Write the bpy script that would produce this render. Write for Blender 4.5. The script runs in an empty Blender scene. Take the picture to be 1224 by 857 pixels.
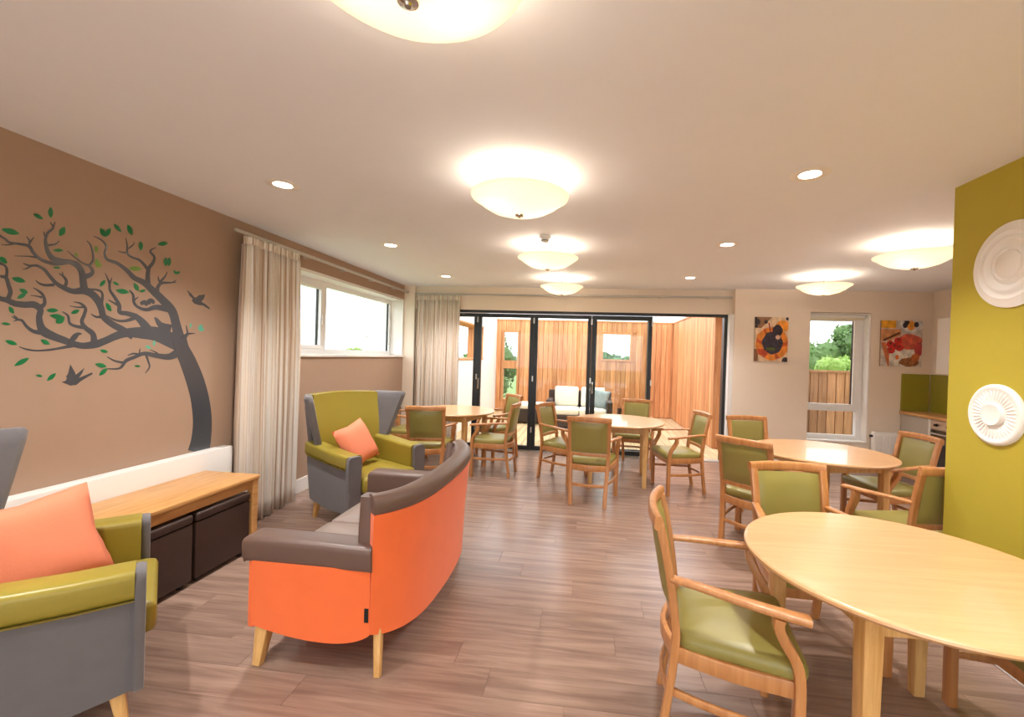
import bpy, bmesh, math, random
from mathutils import Vector, Matrix
random.seed(7)
R = math.radians
S = bpy.context.scene
COL = S.collection

# ------------------------------------------------------------------ camera
EYE = 1.55; FPX = 521.0; PPX, PPY = 643.0, 428.5
def _rot(yaw, pitch, roll):
    c, s = math.cos, math.sin
    B = Matrix(((1,0,0),(0,0,-1),(0,1,0)))
    Z = Matrix(((c(yaw),-s(yaw),0),(s(yaw),c(yaw),0),(0,0,1)))
    X = Matrix(((1,0,0),(0,c(pitch),-s(pitch)),(0,s(pitch),c(pitch))))
    L = Matrix(((c(roll),-s(roll),0),(s(roll),c(roll),0),(0,0,1)))
    return L @ X @ B @ Z
CM = _rot(R(-6.6), R(.33), R(1.77))
cam = bpy.data.objects.new('camera', bpy.data.cameras.new('camera')); COL.objects.link(cam)
cam.data.sensor_width = 36.0; cam.data.lens = FPX*36.0/1224.0
cam.data.shift_x = (612.0-PPX)/1224.0; cam.data.shift_y = 0.0
cam.data.clip_start = .05; cam.data.clip_end = 500
mw = Matrix.Identity(4)
for r in range(3):
    mw[r][0] = CM[0][r]; mw[r][1] = -CM[1][r]; mw[r][2] = -CM[2][r]
mw[2][3] = EYE
cam.matrix_world = mw
S.camera = cam
def ray(px, py): return CM.transposed() @ Vector((px-PPX, py-PPY, FPX))
def on_x(px, py, X):
    d = ray(px, py); t = X/d.x; return Vector((X, d.y*t, EYE+d.z*t))

# ------------------------------------------------------------------ view, world
vs = S.view_settings
vs.view_transform = 'Standard'; vs.look = 'None'; vs.gamma = 1.0; vs.use_curve_mapping = False
vs.exposure = 1.54
W = bpy.data.worlds.new('overcast_sky'); S.world = W; W.use_nodes = True
nt = W.node_tree; nt.nodes.clear()
wo = nt.nodes.new('ShaderNodeOutputWorld'); bg = nt.nodes.new('ShaderNodeBackground')
tc = nt.nodes.new('ShaderNodeTexCoord'); mp = nt.nodes.new('ShaderNodeMapping'); mp.inputs['Scale'].default_value = (1.2,1.2,4.5)
nz = nt.nodes.new('ShaderNodeTexNoise'); nz.inputs['Scale'].default_value = 2.2; nz.inputs['Detail'].default_value = 6
cr = nt.nodes.new('ShaderNodeValToRGB')
cr.color_ramp.elements[0].position = .36; cr.color_ramp.elements[0].color = (.70,.79,.90,1)
cr.color_ramp.elements[1].position = .56; cr.color_ramp.elements[1].color = (1,1,1,1)
nt.links.new(tc.outputs['Generated'], mp.inputs['Vector']); nt.links.new(mp.outputs[0], nz.inputs['Vector'])
nt.links.new(nz.outputs['Fac'], cr.inputs['Fac']); nt.links.new(cr.outputs[0], bg.inputs['Color'])
bg.inputs['Strength'].default_value = 1.5
nt.links.new(bg.outputs[0], wo.inputs['Surface'])
LAMP_W = 1.15      # watts of each bulb in the ceiling bowls
SPOT_W = 56.0      # watts of each recessed downlight
WARM = (1.0, .89, .77)

# ------------------------------------------------------------------ materials
def _m(name):
    m = bpy.data.materials.new(name); m.use_nodes = True
    n = m.node_tree; b = n.nodes['Principled BSDF']; return m, n, b
def C(r, g, b):                       # sRGB 0-255 to linear
    f = lambda v: (v/255/12.92) if v/255 <= .04045 else ((v/255+.055)/1.055)**2.4
    return (f(r), f(g), f(b), 1)
def plain(name, col, rough=.5, metal=0, var=0, vscale=8, bump=0, bscale=80, spec=.5, coat=0, sheen=0):
    m, n, b = _m(name)
    b.inputs['Base Color'].default_value = col; b.inputs['Roughness'].default_value = rough
    b.inputs['Metallic'].default_value = metal; b.inputs['Specular IOR Level'].default_value = spec
    b.inputs['Coat Weight'].default_value = coat; b.inputs['Sheen Weight'].default_value = sheen
    tcn = n.nodes.new('ShaderNodeTexCoord')
    if var:
        z = n.nodes.new('ShaderNodeTexNoise'); z.inputs['Scale'].default_value = vscale; z.inputs['Detail'].default_value = 4
        n.links.new(tcn.outputs['Object'], z.inputs['Vector'])
        mx = n.nodes.new('ShaderNodeMix'); mx.data_type = 'RGBA'
        mx.inputs[6].default_value = tuple(c*(1-var) for c in col[:3])+(1,); mx.inputs[7].default_value = tuple(min(1,c*(1+var)) for c in col[:3])+(1,)
        n.links.new(z.outputs['Fac'], mx.inputs[0]); n.links.new(mx.outputs[2], b.inputs['Base Color'])
    if bump:
        z = n.nodes.new('ShaderNodeTexNoise'); z.inputs['Scale'].default_value = bscale; z.inputs['Detail'].default_value = 3
        n.links.new(tcn.outputs['Object'], z.inputs['Vector'])
        bp = n.nodes.new('ShaderNodeBump'); bp.inputs['Strength'].default_value = bump; bp.inputs['Distance'].default_value = .004
        n.links.new(z.outputs['Fac'], bp.inputs['Height']); n.links.new(bp.outputs[0], b.inputs['Normal'])
    return m
def wood(name, c1, c2, rough=.35, grain=(30,30,2.2), rnd=0.0, coord='Object', coat=0):
    m, n, b = _m(name)
    tcn = n.nodes.new('ShaderNodeTexCoord'); oi = n.nodes.new('ShaderNodeObjectInfo')
    src = tcn.outputs['Object']
    if coord == 'World':
        g = n.nodes.new('ShaderNodeNewGeometry'); src = g.outputs['Position']
    add = n.nodes.new('ShaderNodeVectorMath'); add.operation = 'ADD'
    sc = n.nodes.new('ShaderNodeVectorMath'); sc.operation = 'SCALE'; sc.inputs[0].default_value = (7.3,3.1,5.7)
    n.links.new(oi.outputs['Random'], sc.inputs['Scale'])
    n.links.new(src, add.inputs[0]); n.links.new(sc.outputs[0], add.inputs[1])
    mpn = n.nodes.new('ShaderNodeMapping'); mpn.inputs['Scale'].default_value = grain
    n.links.new(add.outputs[0], mpn.inputs['Vector'])
    z = n.nodes.new('ShaderNodeTexNoise'); z.inputs['Scale'].default_value = 1.0; z.inputs['Detail'].default_value = 7; z.inputs['Roughness'].default_value = .62; z.inputs['Distortion'].default_value = .6
    n.links.new(mpn.outputs[0], z.inputs['Vector'])
    rp = n.nodes.new('ShaderNodeValToRGB'); rp.color_ramp.elements[0].position = .33; rp.color_ramp.elements[1].position = .68
    rp.color_ramp.elements[0].color = c1; rp.color_ramp.elements[1].color = c2
    n.links.new(z.outputs['Fac'], rp.inputs['Fac'])
    out = rp.outputs[0]
    if rnd:
        mr = n.nodes.new('ShaderNodeMapRange'); mr.inputs['To Min'].default_value = 1-rnd; mr.inputs['To Max'].default_value = 1+rnd
        n.links.new(oi.outputs['Random'], mr.inputs['Value'])
        hs = n.nodes.new('ShaderNodeHueSaturation'); n.links.new(mr.outputs[0], hs.inputs['Value']); n.links.new(out, hs.inputs['Color']); out = hs.outputs[0]
    n.links.new(out, b.inputs['Base Color'])
    b.inputs['Roughness'].default_value = rough; b.inputs['Coat Weight'].default_value = coat
    bp = n.nodes.new('ShaderNodeBump'); bp.inputs['Strength'].default_value = .06; bp.inputs['Distance'].default_value = .002
    n.links.new(z.outputs['Fac'], bp.inputs['Height']); n.links.new(bp.outputs[0], b.inputs['Normal'])
    return m
def emit(name, col, s, base=None):
    m, n, b = _m(name); b.inputs['Base Color'].default_value = base or col
    b.inputs['Emission Color'].default_value = col; b.inputs['Emission Strength'].default_value = s; return m
def glass(name, tint=(.95,.97,.95,1), refl=.018):
    m, n, b = _m(name); n.nodes.remove(b); o = n.nodes['Material Output']
    t = n.nodes.new('ShaderNodeBsdfTransparent'); t.inputs[0].default_value = tint
    g = n.nodes.new('ShaderNodeBsdfGlossy'); g.inputs['Roughness'].default_value = .02
    x = n.nodes.new('ShaderNodeMixShader'); x.inputs[0].default_value = refl
    n.links.new(t.outputs[0], x.inputs[1]); n.links.new(g.outputs[0], x.inputs[2]); n.links.new(x.outputs[0], o.inputs['Surface']); return m
def striped(name):
    m, n, b = _m(name)
    uv = n.nodes.new('ShaderNodeUVMap'); mpn = n.nodes.new('ShaderNodeMapping'); mpn.inputs['Scale'].default_value = (52,.12,1)
    n.links.new(uv.outputs[0], mpn.inputs['Vector'])
    z = n.nodes.new('ShaderNodeTexNoise'); z.inputs['Scale'].default_value = 1.0; z.inputs['Detail'].default_value = 3
    n.links.new(mpn.outputs[0], z.inputs['Vector'])
    rp = n.nodes.new('ShaderNodeValToRGB'); e = rp.color_ramp.elements
    e[0].position = .37; e[0].color = C(172,136,112); e[1].position = .60; e[1].color = C(252,246,240)
    k = e.new(.43); k.color = C(226,204,182); k = e.new(.50); k.color = C(242,230,216)
    n.links.new(z.outputs['Fac'], rp.inputs['Fac'])
    n.links.new(rp.outputs[0], b.inputs['Base Color']); b.inputs['Roughness'].default_value = .85; b.inputs['Sheen Weight'].default_value = .2
    tr = n.nodes.new('ShaderNodeBsdfTranslucent'); n.links.new(rp.outputs[0], tr.inputs[0])
    mx = n.nodes.new('ShaderNodeMixShader'); mx.inputs[0].default_value = .12
    n.links.new(b.outputs[0], mx.inputs[1]); n.links.new(tr.outputs[0], mx.inputs[2]); n.links.new(mx.outputs[0], n.nodes['Material Output'].inputs['Surface'])
    return m
def vcol(name, rough=.4):
    m, n, b = _m(name); a = n.nodes.new('ShaderNodeAttribute'); a.attribute_name = 'print'
    n.links.new(a.outputs['Color'], b.inputs['Base Color']); b.inputs['Roughness'].default_value = rough; return m
def bowlmat(name):
    m, n, b = _m(name); o = n.nodes['Material Output']
    b.inputs['Base Color'].default_value = (.95,.88,.74,1); b.inputs['Roughness'].default_value = .25
    b.inputs['Emission Color'].default_value = (1.0,.84,.60,1); b.inputs['Emission Strength'].default_value = .20
    t = n.nodes.new('ShaderNodeBsdfTranslucent'); t.inputs[0].default_value = (1,.90,.72,1)
    x = n.nodes.new('ShaderNodeMixShader'); x.inputs[0].default_value = .33
    n.links.new(b.outputs[0], x.inputs[1]); n.links.new(t.outputs[0], x.inputs[2]); n.links.new(x.outputs[0], o.inputs['Surface']); return m

M = dict(
 taupe=plain('taupe_wall_paint', C(172,143,122), .75, var=.03, bump=.03, bscale=160),
 cream=plain('cream_wall_paint', C(238,223,206), .75, var=.02, bump=.03, bscale=160),
 white=plain('white_paint', C(240,236,232), .5),
 ceil=plain('ceiling_paint', C(238,240,247), .85, var=.015),
 lime=plain('lime_wall_paint', C(184,166,50), .65, var=.03, bump=.03, bscale=150),
 upvc=plain('white_window_plastic', C(242,242,242), .3),
 vinyl=wood('floor_plank_vinyl', C(128,101,88), C(166,138,122), .27, (1.3,20,8), .07, 'World'),
 beech=wood('beech_table_wood', C(208,158,110), C(221,174,126), .30, (2,26,26), .02, coat=.25),
 chairwood=wood('chair_beech_wood', C(180,118,66), C(204,144,90), .32, (34,34,3), .03, coat=.2),
 legwood=wood('pale_leg_wood', C(200,148,84), C(230,184,120), .35, (34,34,3), .02),
 benchwood=wood('bench_oak', C(192,138,80), C(220,168,106), .35, (34,3,34), .02),
 green=plain('olive_green_vinyl', C(148,137,72), .36, var=.05, bump=.06, bscale=220),
 olive=plain('mustard_green_vinyl', C(152,135,50), .34, var=.05, bump=.05, bscale=220),
 grey=plain('grey_suede', C(104,100,102), .85, var=.14, vscale=9, bump=.08, bscale=120, sheen=.3),
 orange=plain('orange_suede', C(244,110,48), .8, var=.07, vscale=7, bump=.08, bscale=140, sheen=.25),
 coral=plain('coral_cushion_cloth', C(236,138,104), .85, var=.05, bump=.25, bscale=260),
 brown=plain('taupe_brown_leather', C(108,84,74), .36, var=.06, bump=.06, bscale=200),
 seatgrey=plain('grey_brown_seat_vinyl', C(146,130,122), .34, var=.04, bump=.05, bscale=200),
 choc=plain('chocolate_leather', C(60,42,36), .42, var=.08, bump=.08, bscale=200),
 black=plain('black_cloth_tag', C(18,18,18), .8),
 rosette=plain('white_plaster', C(244,240,234), .55),
 charcoal=plain('charcoal_vinyl_decal', C(70,72,78), .24, spec=.8),
 leafg=plain('green_vinyl_decal', C(8,118,66), .35),
 leafl=plain('light_green_vinyl_decal', C(110,150,60), .35),
 leaft=plain('teal_vinyl_decal', C(92,186,160), .35),
 chrome=plain('chrome', (.62,.60,.58,1), .15, 1),
 steel=plain('brushed_steel', (.60,.58,.56,1), .3, 1),
 frame=plain('anthracite_frame', C(34,38,42), .4),
 glass=glass('clear_glass'), glass2=glass('window_glass', (.97,.985,.98,1), .03),
 cedar=wood('cedar_cladding', C(184,116,70), C(222,162,110), .6, (16,16,1.1), .2, 'World'),
 cedartrim=wood('cedar_trim', C(180,116,68), C(212,154,104), .6, (16,16,1.2), .05, 'World'),
 fence=wood('weathered_cedar', C(138,92,58), C(188,138,96), .7, (16,16,1.1), .16, 'World'),
 deck=wood('deck_board_wood', C(186,152,110), C(216,186,146), .7, (16,1.2,16), .12, 'World'),
 bounce_paving=plain('pale_bounce_paving', C(226,224,220), .9, var=.04),
 render=plain('white_render', C(236,232,226), .9, var=.02),
 rattan=plain('dark_rattan', C(58,44,38), .6, var=.25, vscale=60, bump=.5, bscale=90),
 outcush=plain('cream_outdoor_cloth', C(236,226,208), .9, var=.04),
 bluegrey=plain('grey_blue_pattern_cloth', C(150,160,162), .9, var=.35, vscale=22),
 track=plain('grey_track_metal', C(190,184,176), .4, .3),
 curtain=striped('striped_curtain_cloth'), printm=vcol('canvas_print'), canvas=plain('canvas_edge', C(150,122,98), .7),
 bowl=bowlmat('frosted_glass_bowl'), down=emit('downlight_lens', (1.0,.86,.70,1), 6.0),
 kitchen=plain('white_gloss_cabinet', C(236,232,226), .25), kgrey=plain('grey_cabinet_panel', C(186,180,170), .4),
 worktop=wood('oak_worktop', C(196,140,80), C(224,174,112), .35, (34,3,34)),
 splash=plain('olive_glass_splashback', C(156,148,48), .18, coat=.3),
 ovenblk=plain('black_oven_glass', C(16,16,18), .08, coat=.5), darkplastic=plain('dark_plastic', C(24,24,26), .4),
 plastic=plain('white_plastic', C(238,236,232), .35), creamplastic=plain('cream_plastic', C(232,222,196), .4),
 foliage=plain('tree_leaves', C(78,108,52), .7, var=.35, vscale=.9), foliage2=plain('bright_tree_leaves', C(118,146,62), .7, var=.3, vscale=.9),
 bark=plain('tree_bark', C(84,66,50), .9, var=.2), grass=plain('meadow_grass', C(112,132,74), .95, var=.2, vscale=.2),
)

# ------------------------------------------------------------------ mesh helpers
class MB:
    def __init__(s): s.bm = bmesh.new(); s.uv = {}
    def box(s, x0, x1, y0, y1, z0, z1, bev=0, seg=2, mtx=None):
        vs_ = bmesh.ops.create_cube(s.bm, size=1)['verts']
        T = Matrix.Translation(((x0+x1)/2,(y0+y1)/2,(z0+z1)/2)) @ Matrix.Diagonal((abs(x1-x0),abs(y1-y0),abs(z1-z0),1))
        for v in vs_: v.co = T @ v.co
        if bev:
            es = list({e for v in vs_ for e in v.link_edges})
            r_ = bmesh.ops.bevel(s.bm, geom=es, offset=bev, segments=seg, affect='EDGES', profile=.5)
            vs_ = list({v for f_ in r_['faces'] for v in f_.verts} | {v for v in vs_ if v.is_valid})
        if mtx is not None:
            for v in vs_: v.co = mtx @ v.co
        return s
    def loft(s, rings, cap=True, closed=True):
        rs = [[s.bm.verts.new(Vector(p)) for p in r_] for r_ in rings]; n = len(rs[0])
        for a, b in zip(rs, rs[1:]):
            for i in range(n if closed else n-1):
                j = (i+1) % n; s.bm.faces.new((a[i], a[j], b[j], b[i]))
        if cap: s.bm.faces.new(list(reversed(rs[0]))); s.bm.faces.new(rs[-1])
        return s
    def sweep(s, pts, prof, up=(0,0,1), scale=None, cap=True):
        pts = [Vector(p) for p in pts]; up = Vector(up); rings = []
        for i, p in enumerate(pts):
            t = (pts[min(i+1,len(pts)-1)]-pts[max(i-1,0)]).normalized()
            sd = t.cross(up)
            if sd.length < 1e-4: sd = t.cross(Vector((0,1,0)))
            sd.normalize(); nn = sd.cross(t)
            k = scale[i] if scale else 1
            k = k if isinstance(k, tuple) else (k, k)
            rings.append([p + sd*a*k[0] + nn*b*k[1] for a, b in prof])
        return s.loft(rings, cap)
    def lathe(s, prof, n=32, c=(0,0,0), axis='z', cap=False):
        rings = []
        for r_, h in prof:
            ring = []
            for i in range(n):
                a = 2*math.pi*i/n; u, v = r_*math.cos(a), r_*math.sin(a)
                q = (u,v,h) if axis == 'z' else ((h,u,v) if axis == 'x' else (u,h,v))
                ring.append((c[0]+q[0], c[1]+q[1], c[2]+q[2]))
            rings.append(ring)
        return s.loft(rings, cap)
    def prism(s, poly, d):           # poly: list of 3D points, d: extrusion vector
        d = Vector(d); a = [Vector(p) for p in poly]
        return s.loft([a, [p+d for p in a]])
    def tri(s, a, b, c): s.bm.faces.new([s.bm.verts.new(Vector(p)) for p in (a,b,c)]); return s
    def quad(s, *ps): s.bm.faces.new([s.bm.verts.new(Vector(p)) for p in ps]); return s
    def mesh(s, name, smooth=False, ang=40):
        bmesh.ops.recalc_face_normals(s.bm, faces=s.bm.faces[:])
        me = bpy.data.meshes.new(name); s.bm.to_mesh(me); s.bm.free()
        if smooth:
            me.polygons.foreach_set('use_smooth', [True]*len(me.polygons)); me.set_sharp_from_angle(angle=R(ang))
        return me
    def build(s, name, mat, parent=None, smooth=False, ang=40, loc=None):
        me = s.mesh(name, smooth, ang); me.materials.append(mat); return obj(name, me, parent, loc)
def obj(name, me, parent=None, loc=None):
    o = bpy.data.objects.new(name, me); COL.objects.link(o)
    if parent is not None: o.parent = parent
    if loc is not None: o.location = loc
    return o
def tag(o, label, cat, group=None):
    o['label'] = label; o['category'] = cat
    if group: o['group'] = group
    return o
def thing(name, loc, label, cat, rz=0, group=None):
    o = bpy.data.objects.new(name, None); COL.objects.link(o); o.empty_display_size = .1
    o.location = loc; o.rotation_euler = (0,0,rz); return tag(o, label, cat, group)
def struct(o, label=None):
    o['kind'] = 'structure'
    if label: o['label'] = label
    return o
def copy_tree(o, parent=None):
    c = o.copy(); COL.objects.link(c)
    if parent is not None: c.parent = parent
    for ch in [x for x in COL.objects if x.parent == o]: copy_tree(ch, c)
    return c
def rr(w, h, r, seg=3):              # rounded rectangle profile
    out = []
    for cx, cy, a0 in ((w/2-r,h/2-r,0),(-w/2+r,h/2-r,90),(-w/2+r,-h/2+r,180),(w/2-r,-h/2+r,270)):
        for k in range(seg+1):
            a = R(a0+90*k/seg); out.append((cx+r*math.cos(a), cy+r*math.sin(a)))
    return out
def circ(r, n=12): return [(r*math.cos(2*math.pi*i/n), r*math.sin(2*math.pi*i/n)) for i in range(n)]
def spline(pts, n=6):                # Catmull-Rom through tuples of any size
    out = []; P = [pts[0]]+list(pts)+[pts[-1]]
    for i in range(1, len(P)-2):
        for k in range(n):
            t = k/n; a, b, c, d = P[i-1], P[i], P[i+1], P[i+2]
            out.append(tuple(.5*((2*b[j])+(-a[j]+c[j])*t+(2*a[j]-5*b[j]+4*c[j]-d[j])*t*t+(-a[j]+3*b[j]-3*c[j]+d[j])*t**3) for j in range(len(b))))
    out.append(tuple(pts[-1])); return out
def pad(name, outline, z0, z1, mat, parent, edge=.02, dome=.012):   # upholstered pad: outline in xy, rounded edges, domed top
    cx = sum(p[0] for p in outline)/len(outline); cy = sum(p[1] for p in outline)/len(outline)
    def ins(k, z): return [(cx+(x-cx)*k, cy+(y-cy)*k, z) for x, y in outline]
    r_ = max(math.hypot(p[0]-cx, p[1]-cy) for p in outline); e = edge/r_
    rings = [ins(1-e, z0), ins(1-.3*e, z0+edge*.3), ins(1, z0+edge*.8), ins(1, z1-edge), ins(1-.35*e, z1-edge*.35), ins(1-1.1*e, z1),
             ins(.75, z1+dome*.55), ins(.45, z1+dome*.9), ins(.12, z1+dome)]
    return MB().loft(rings).build(name, mat, parent, True, 60)
def rpoly(pts, r, seg=4):            # rounded polygon outline in xy
    out = []; n = len(pts)
    for i in range(n):
        p = Vector(pts[i]); a = (Vector(pts[i-1])-p).normalized(); b = (Vector(pts[(i+1)%n])-p).normalized()
        for k in range(seg+1):
            t = k/seg; q = (p+a*r)*(1-t)**2 + p*2*t*(1-t) + (p+b*r)*t*t; out.append((q.x,q.y))
    return out
def throw_pillow(name, size, loc, rot, mat, label, cat='cushion', group=None, spin=0):
    m = MB(); n = 12
    top = {}; 
    def P(i, j, sgn):
        u = -1+2*i/n; v = -1+2*j/n
        h = (max(0,(1-u**4))*max(0,(1-v**4)))**.6
        pinch = 1-.10*(1-abs(u*v))*max(abs(u),abs(v))**3 if max(abs(u),abs(v)) > .0 else 1
        return Vector((u*size/2*pinch, v*size/2*pinch, sgn*(.004+h*size*.16)))
    for sgn in (1,-1):
        g = [[m.bm.verts.new(P(i,j,sgn)) for j in range(n+1)] for i in range(n+1)]
        for i in range(n):
            for j in range(n): m.bm.faces.new((g[i][j],g[i+1][j],g[i+1][j+1],g[i][j+1]))
    bmesh.ops.remove_doubles(m.bm, verts=m.bm.verts[:], dist=.0085)
    bmesh.ops.rotate(m.bm, verts=m.bm.verts[:], matrix=Matrix.Rotation(spin,3,'Z'))
    o = m.build(name, mat, None, True, 70, loc); o.rotation_euler = rot
    return tag(o, label, cat, group)

# ================================================================== SETTING
XL, XR, YB, YR, ZC = -3.06, 4.92, 6.86, -2.6, 2.65
fl = struct(MB().box(XL-.05, XR+.05, YR, 7.0, -.10, -.004).build('floor', M['vinyl']), 'brown wood-effect plank floor')
PW, PL = .182, 1.22
pm_cache = {}
def plank_mesh(l):
    k = round(l, 3)
    if k not in pm_cache:
        me = MB().box(0, l-.0012, 0, PW-.0012, -.004, 0, .0006, 1).mesh('plank'); me.materials.append(M['vinyl']); pm_cache[k] = me
    return pm_cache[k]
row = 0; y = 1.02
while y < 6.9:
    off = [0, .41, .83, .22, .66, 1.03][row % 6]
    x = XL
    first = True
    x1 = 4.92 if y > 2.93 else 2.18
    while x < x1-.01:
        l = (PL-off) if first and off else PL
        l = min(l, x1-x); first = False
        if l > .05: obj('plank', plank_mesh(l), fl, (x, y, 0))
        x += l
    y += PW; row += 1

struct(MB().box(XL-.4, XR+.2, YR-.2, 7.0, ZC, ZC+.12).build('ceiling', M['ceil']), 'flat off-white ceiling')
w = MB()
w.box(XL-.36, XL, YR, 6.93, -.1, 1.46); w.box(XL-.36, XL, YR, 6.93, 2.42, ZC); w.box(XL-.36, XL, YR, 3.62, 1.46, 2.42)
struct(w.build('wall_left', M['taupe']), 'taupe brown painted wall')
w = MB(); w.box(XL-.36, -2.88, 6.93, 7.35, -.1, ZC)
struct(w.build('wall_corner_pier', M['cream']), 'pale pier between window and striped curtain')
w = MB(); w.box(-2.88, 2.17, 6.99, 7.10, 2.275, ZC)
struct(w.build('wall_back', M['cream']), 'cream wall strip over the glazed doors')
w = MB(); w.box(2.17, 3.24, YB, 7.25, -.1, ZC)
struct(w.build('wall_back_pier', M['cream']), 'cream wall between glazed doors and narrow window')
w = MB(); w.box(3.24, 4.10, 6.91, 7.25, -.1, .41); w.box(3.24, 4.10, 6.91, 7.25, 2.33, ZC); w.box(4.10, XR+.2, 6.91, 7.25, -.1, ZC)
struct(w.build('wall_back_right', M['cream']), 'cream wall around the narrow window')
struct(MB().box(XR, XR+.2, 2.0, 6.91, -.1, ZC).build('wall_right', M['cream']), 'cream kitchen side wall')
struct(MB().box(2.185, 2.33, YR, 2.93, -.1, ZC).build('wall_partition', M['lime']), 'bright lime green partition wall')
struct(MB().box(2.33, XR+.2, 1.8, 2.0, -.1, ZC).build('wall_kitchen_end', M['cream']))
w = MB(); w.box(XL-.36, -2.9, YR-.2, YR, -.1, ZC); w.box(2.1, 2.33, YR-.2, YR, -.1, ZC); w.box(-2.9, 2.1, YR-.2, YR, -.1, .12); w.box(-2.9, 2.1, YR-.2, YR, 2.5, ZC)
struct(w.build('wall_rear', M['cream']))
for x in (-2.9, -.4):
    f = MB(); f.box(x, x+2.5, YR-.14, YR-.08, .12, .20); f.box(x, x+2.5, YR-.14, YR-.08, 2.42, 2.50); f.box(x, x+.08, YR-.14, YR-.08, .20, 2.42); f.box(x+2.42, x+2.5, YR-.14, YR-.08, .20, 2.42)
    wn = struct(f.build('added_window_3' if x < -1 else 'added_window_4', M['upvc']))  # rear windows added behind the camera to let in more daylight
    MB().box(x+.08, x+2.42, YR-.115, YR-.105, .20, 2.42).build('pane', M['glass2'], wn)
# white linings of the two window recesses and niche
w = MB(); w.box(XL-.26, XL-.002, 6.895, 6.928, 1.50, 2.415)
struct(w.build('trim_1', M['white']), 'white window reveal lining')
w = MB(); w.box(XL-.26, XL-.004, 3.62, 6.928, 2.385, 2.418)
struct(w.build('trim_2', M['white']), 'white window head lining')
w = MB(); w.box(XL-.30, XL+.025, 3.62, 6.945, 1.462, 1.495, .006)
struct(w.build('trim_3', M['white'], smooth=False), 'white window sill board')
w = MB(); w.box(4.085, 4.099, 6.915, 7.13, .42, 2.32); w.box(3.24, 4.085, 6.915, 7.13, 2.306, 2.32); w.box(3.24, 4.085, 6.90, 7.13, .415, .435)
struct(w.build('trim_4', M['white']), 'white reveal of the narrow window')
w = MB(); w.box(2.105, 2.168, 6.88, 7.04, 0, 2.27)
struct(w.build('trim_5', M['white']), 'white door reveal')
# baseboards
def base(name, x0, x1, y0, y1): struct(MB().box(x0, x1, y0, y1, 0, .15, .004, 1).build(name, M['white']), 'white baseboard')
base('baseboard_left', XL, XL+.018, YR, 6.93); base('baseboard_back', 2.17, 3.24, YB-.018, YB); base('baseboard_right', 3.24, 4.5, 6.892, 6.91)
base('baseboard_partition', 2.167, 2.185, YR, 2.93)

# ---- left window (window_1)
wx0, wx1 = XL-.27, XL-.205
w1 = bpy.data.objects.new('window_1', None); COL.objects.link(w1); struct(w1, 'wide white framed window in taupe wall')
f = MB()
f.box(wx0, wx1, 3.62, 6.895, 1.495, 1.555); f.box(wx0, wx1, 3.62, 6.895, 2.325, 2.385); f.box(wx0, wx1, 3.62, 3.68, 1.555, 2.325); f.box(wx0, wx1, 6.835, 6.895, 1.555, 2.325)
f.build('frame', M['upvc'], w1)
MB().box(wx0, wx1, 5.02, 5.10, 1.555, 2.325).build('mullion', M['upvc'], w1)
f = MB()
for a in ((3.70,5.02),):
    f.box(wx0-.005, wx1+.012, a[0], a[1], 1.555, 1.60, .004,1); f.box(wx0-.005, wx1+.012, a[0], a[1], 2.28, 2.325, .004,1); f.box(wx0-.005, wx1+.012, a[0], a[0]+.05, 1.60, 2.28); f.box(wx0-.005, wx1+.012, a[1]-.05, a[1], 1.60, 2.28)
sash = f.build('sash', M['upvc'], w1)
MB().box(wx0+.028, wx0+.034, 3.75, 4.97, 1.60, 2.28).build('pane', M['glass2'], sash)
MB().box(wx1+.012, wx1+.03, 4.985, 5.005, 1.85, 1.98, .004, 1).build('handle', M['plastic'], sash)
f = MB(); f.box(wx0+.02, wx0+.04, 4.955, 4.97, 1.60, 2.28); f.build('gasket', M['darkplastic'], sash)
MB().box(wx0+.028, wx0+.034, 5.10, 6.835, 1.555, 2.325).build('pane', M['glass2'], w1)
MB().box(wx0+.02, wx0+.04, 6.815, 6.835, 1.555, 2.325).build('gasket', M['darkplastic'], w1)
# ---- right narrow window (window_2)
w2 = bpy.data.objects.new('window_2', None); COL.objects.link(w2); struct(w2, 'tall narrow white framed window')
f = MB(); Y0, Y1 = 7.06, 7.13
f.box(3.24, 4.085, Y0, Y1, .435, .50); f.box(3.24, 4.085, Y0, Y1, 2.25, 2.306); f.box(3.24, 3.29, Y0, Y1, .50, 2.25); f.box(4.02, 4.085, Y0, Y1, .50, 2.25)
f.build('frame', M['upvc'], w2)
f = MB(); f.box(3.29, 4.02, Y0-.01, Y1, .86, .93)
f.build('transom', M['upvc'], w2)
f = MB(); f.box(3.29, 3.33, Y0-.012, Y1-.01, .93, 2.25); f.box(3.955, 4.02, Y0-.012, Y1-.01, .93, 2.25); f.box(3.33, 3.955, Y0-.012, Y1-.01, 2.215, 2.25); f.box(3.33, 3.955, Y0-.012, Y1-.01, .93, .965)
s2 = f.build('sash', M['upvc'], w2)
MB().box(3.33, 3.955, Y0+.03, Y0+.036, .965, 2.215).build('pane', M['glass2'], s2)
f = MB(); f.box(3.56, 3.68, Y0-.04, Y0-.025, .905, .925, .005,1); f.box(3.60, 3.64, Y0-.03, Y0-.01, .885, .925)
f.build('handle', M['plastic'], s2)
MB().box(3.945, 3.955, Y0+.02, Y0+.042, .965, 2.215).build('gasket', M['darkplastic'], s2)
MB().box(3.29, 4.02, Y0+.03, Y0+.036, .50, .86).build('pane', M['glass2'], w2)
bl = thing('roller_blind', (3.66,7.02,2.26), 'rolled-up white blind at the top of the narrow window', 'blind')
MB().box(-.41,.41,-.035,.03,.0,.045,.008).build('cassette', M['plastic'], bl)
MB().box(-.40,.40,-.012,-.004,-.03,.0).build('bottom_bar', M['creamplastic'], bl)

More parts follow.
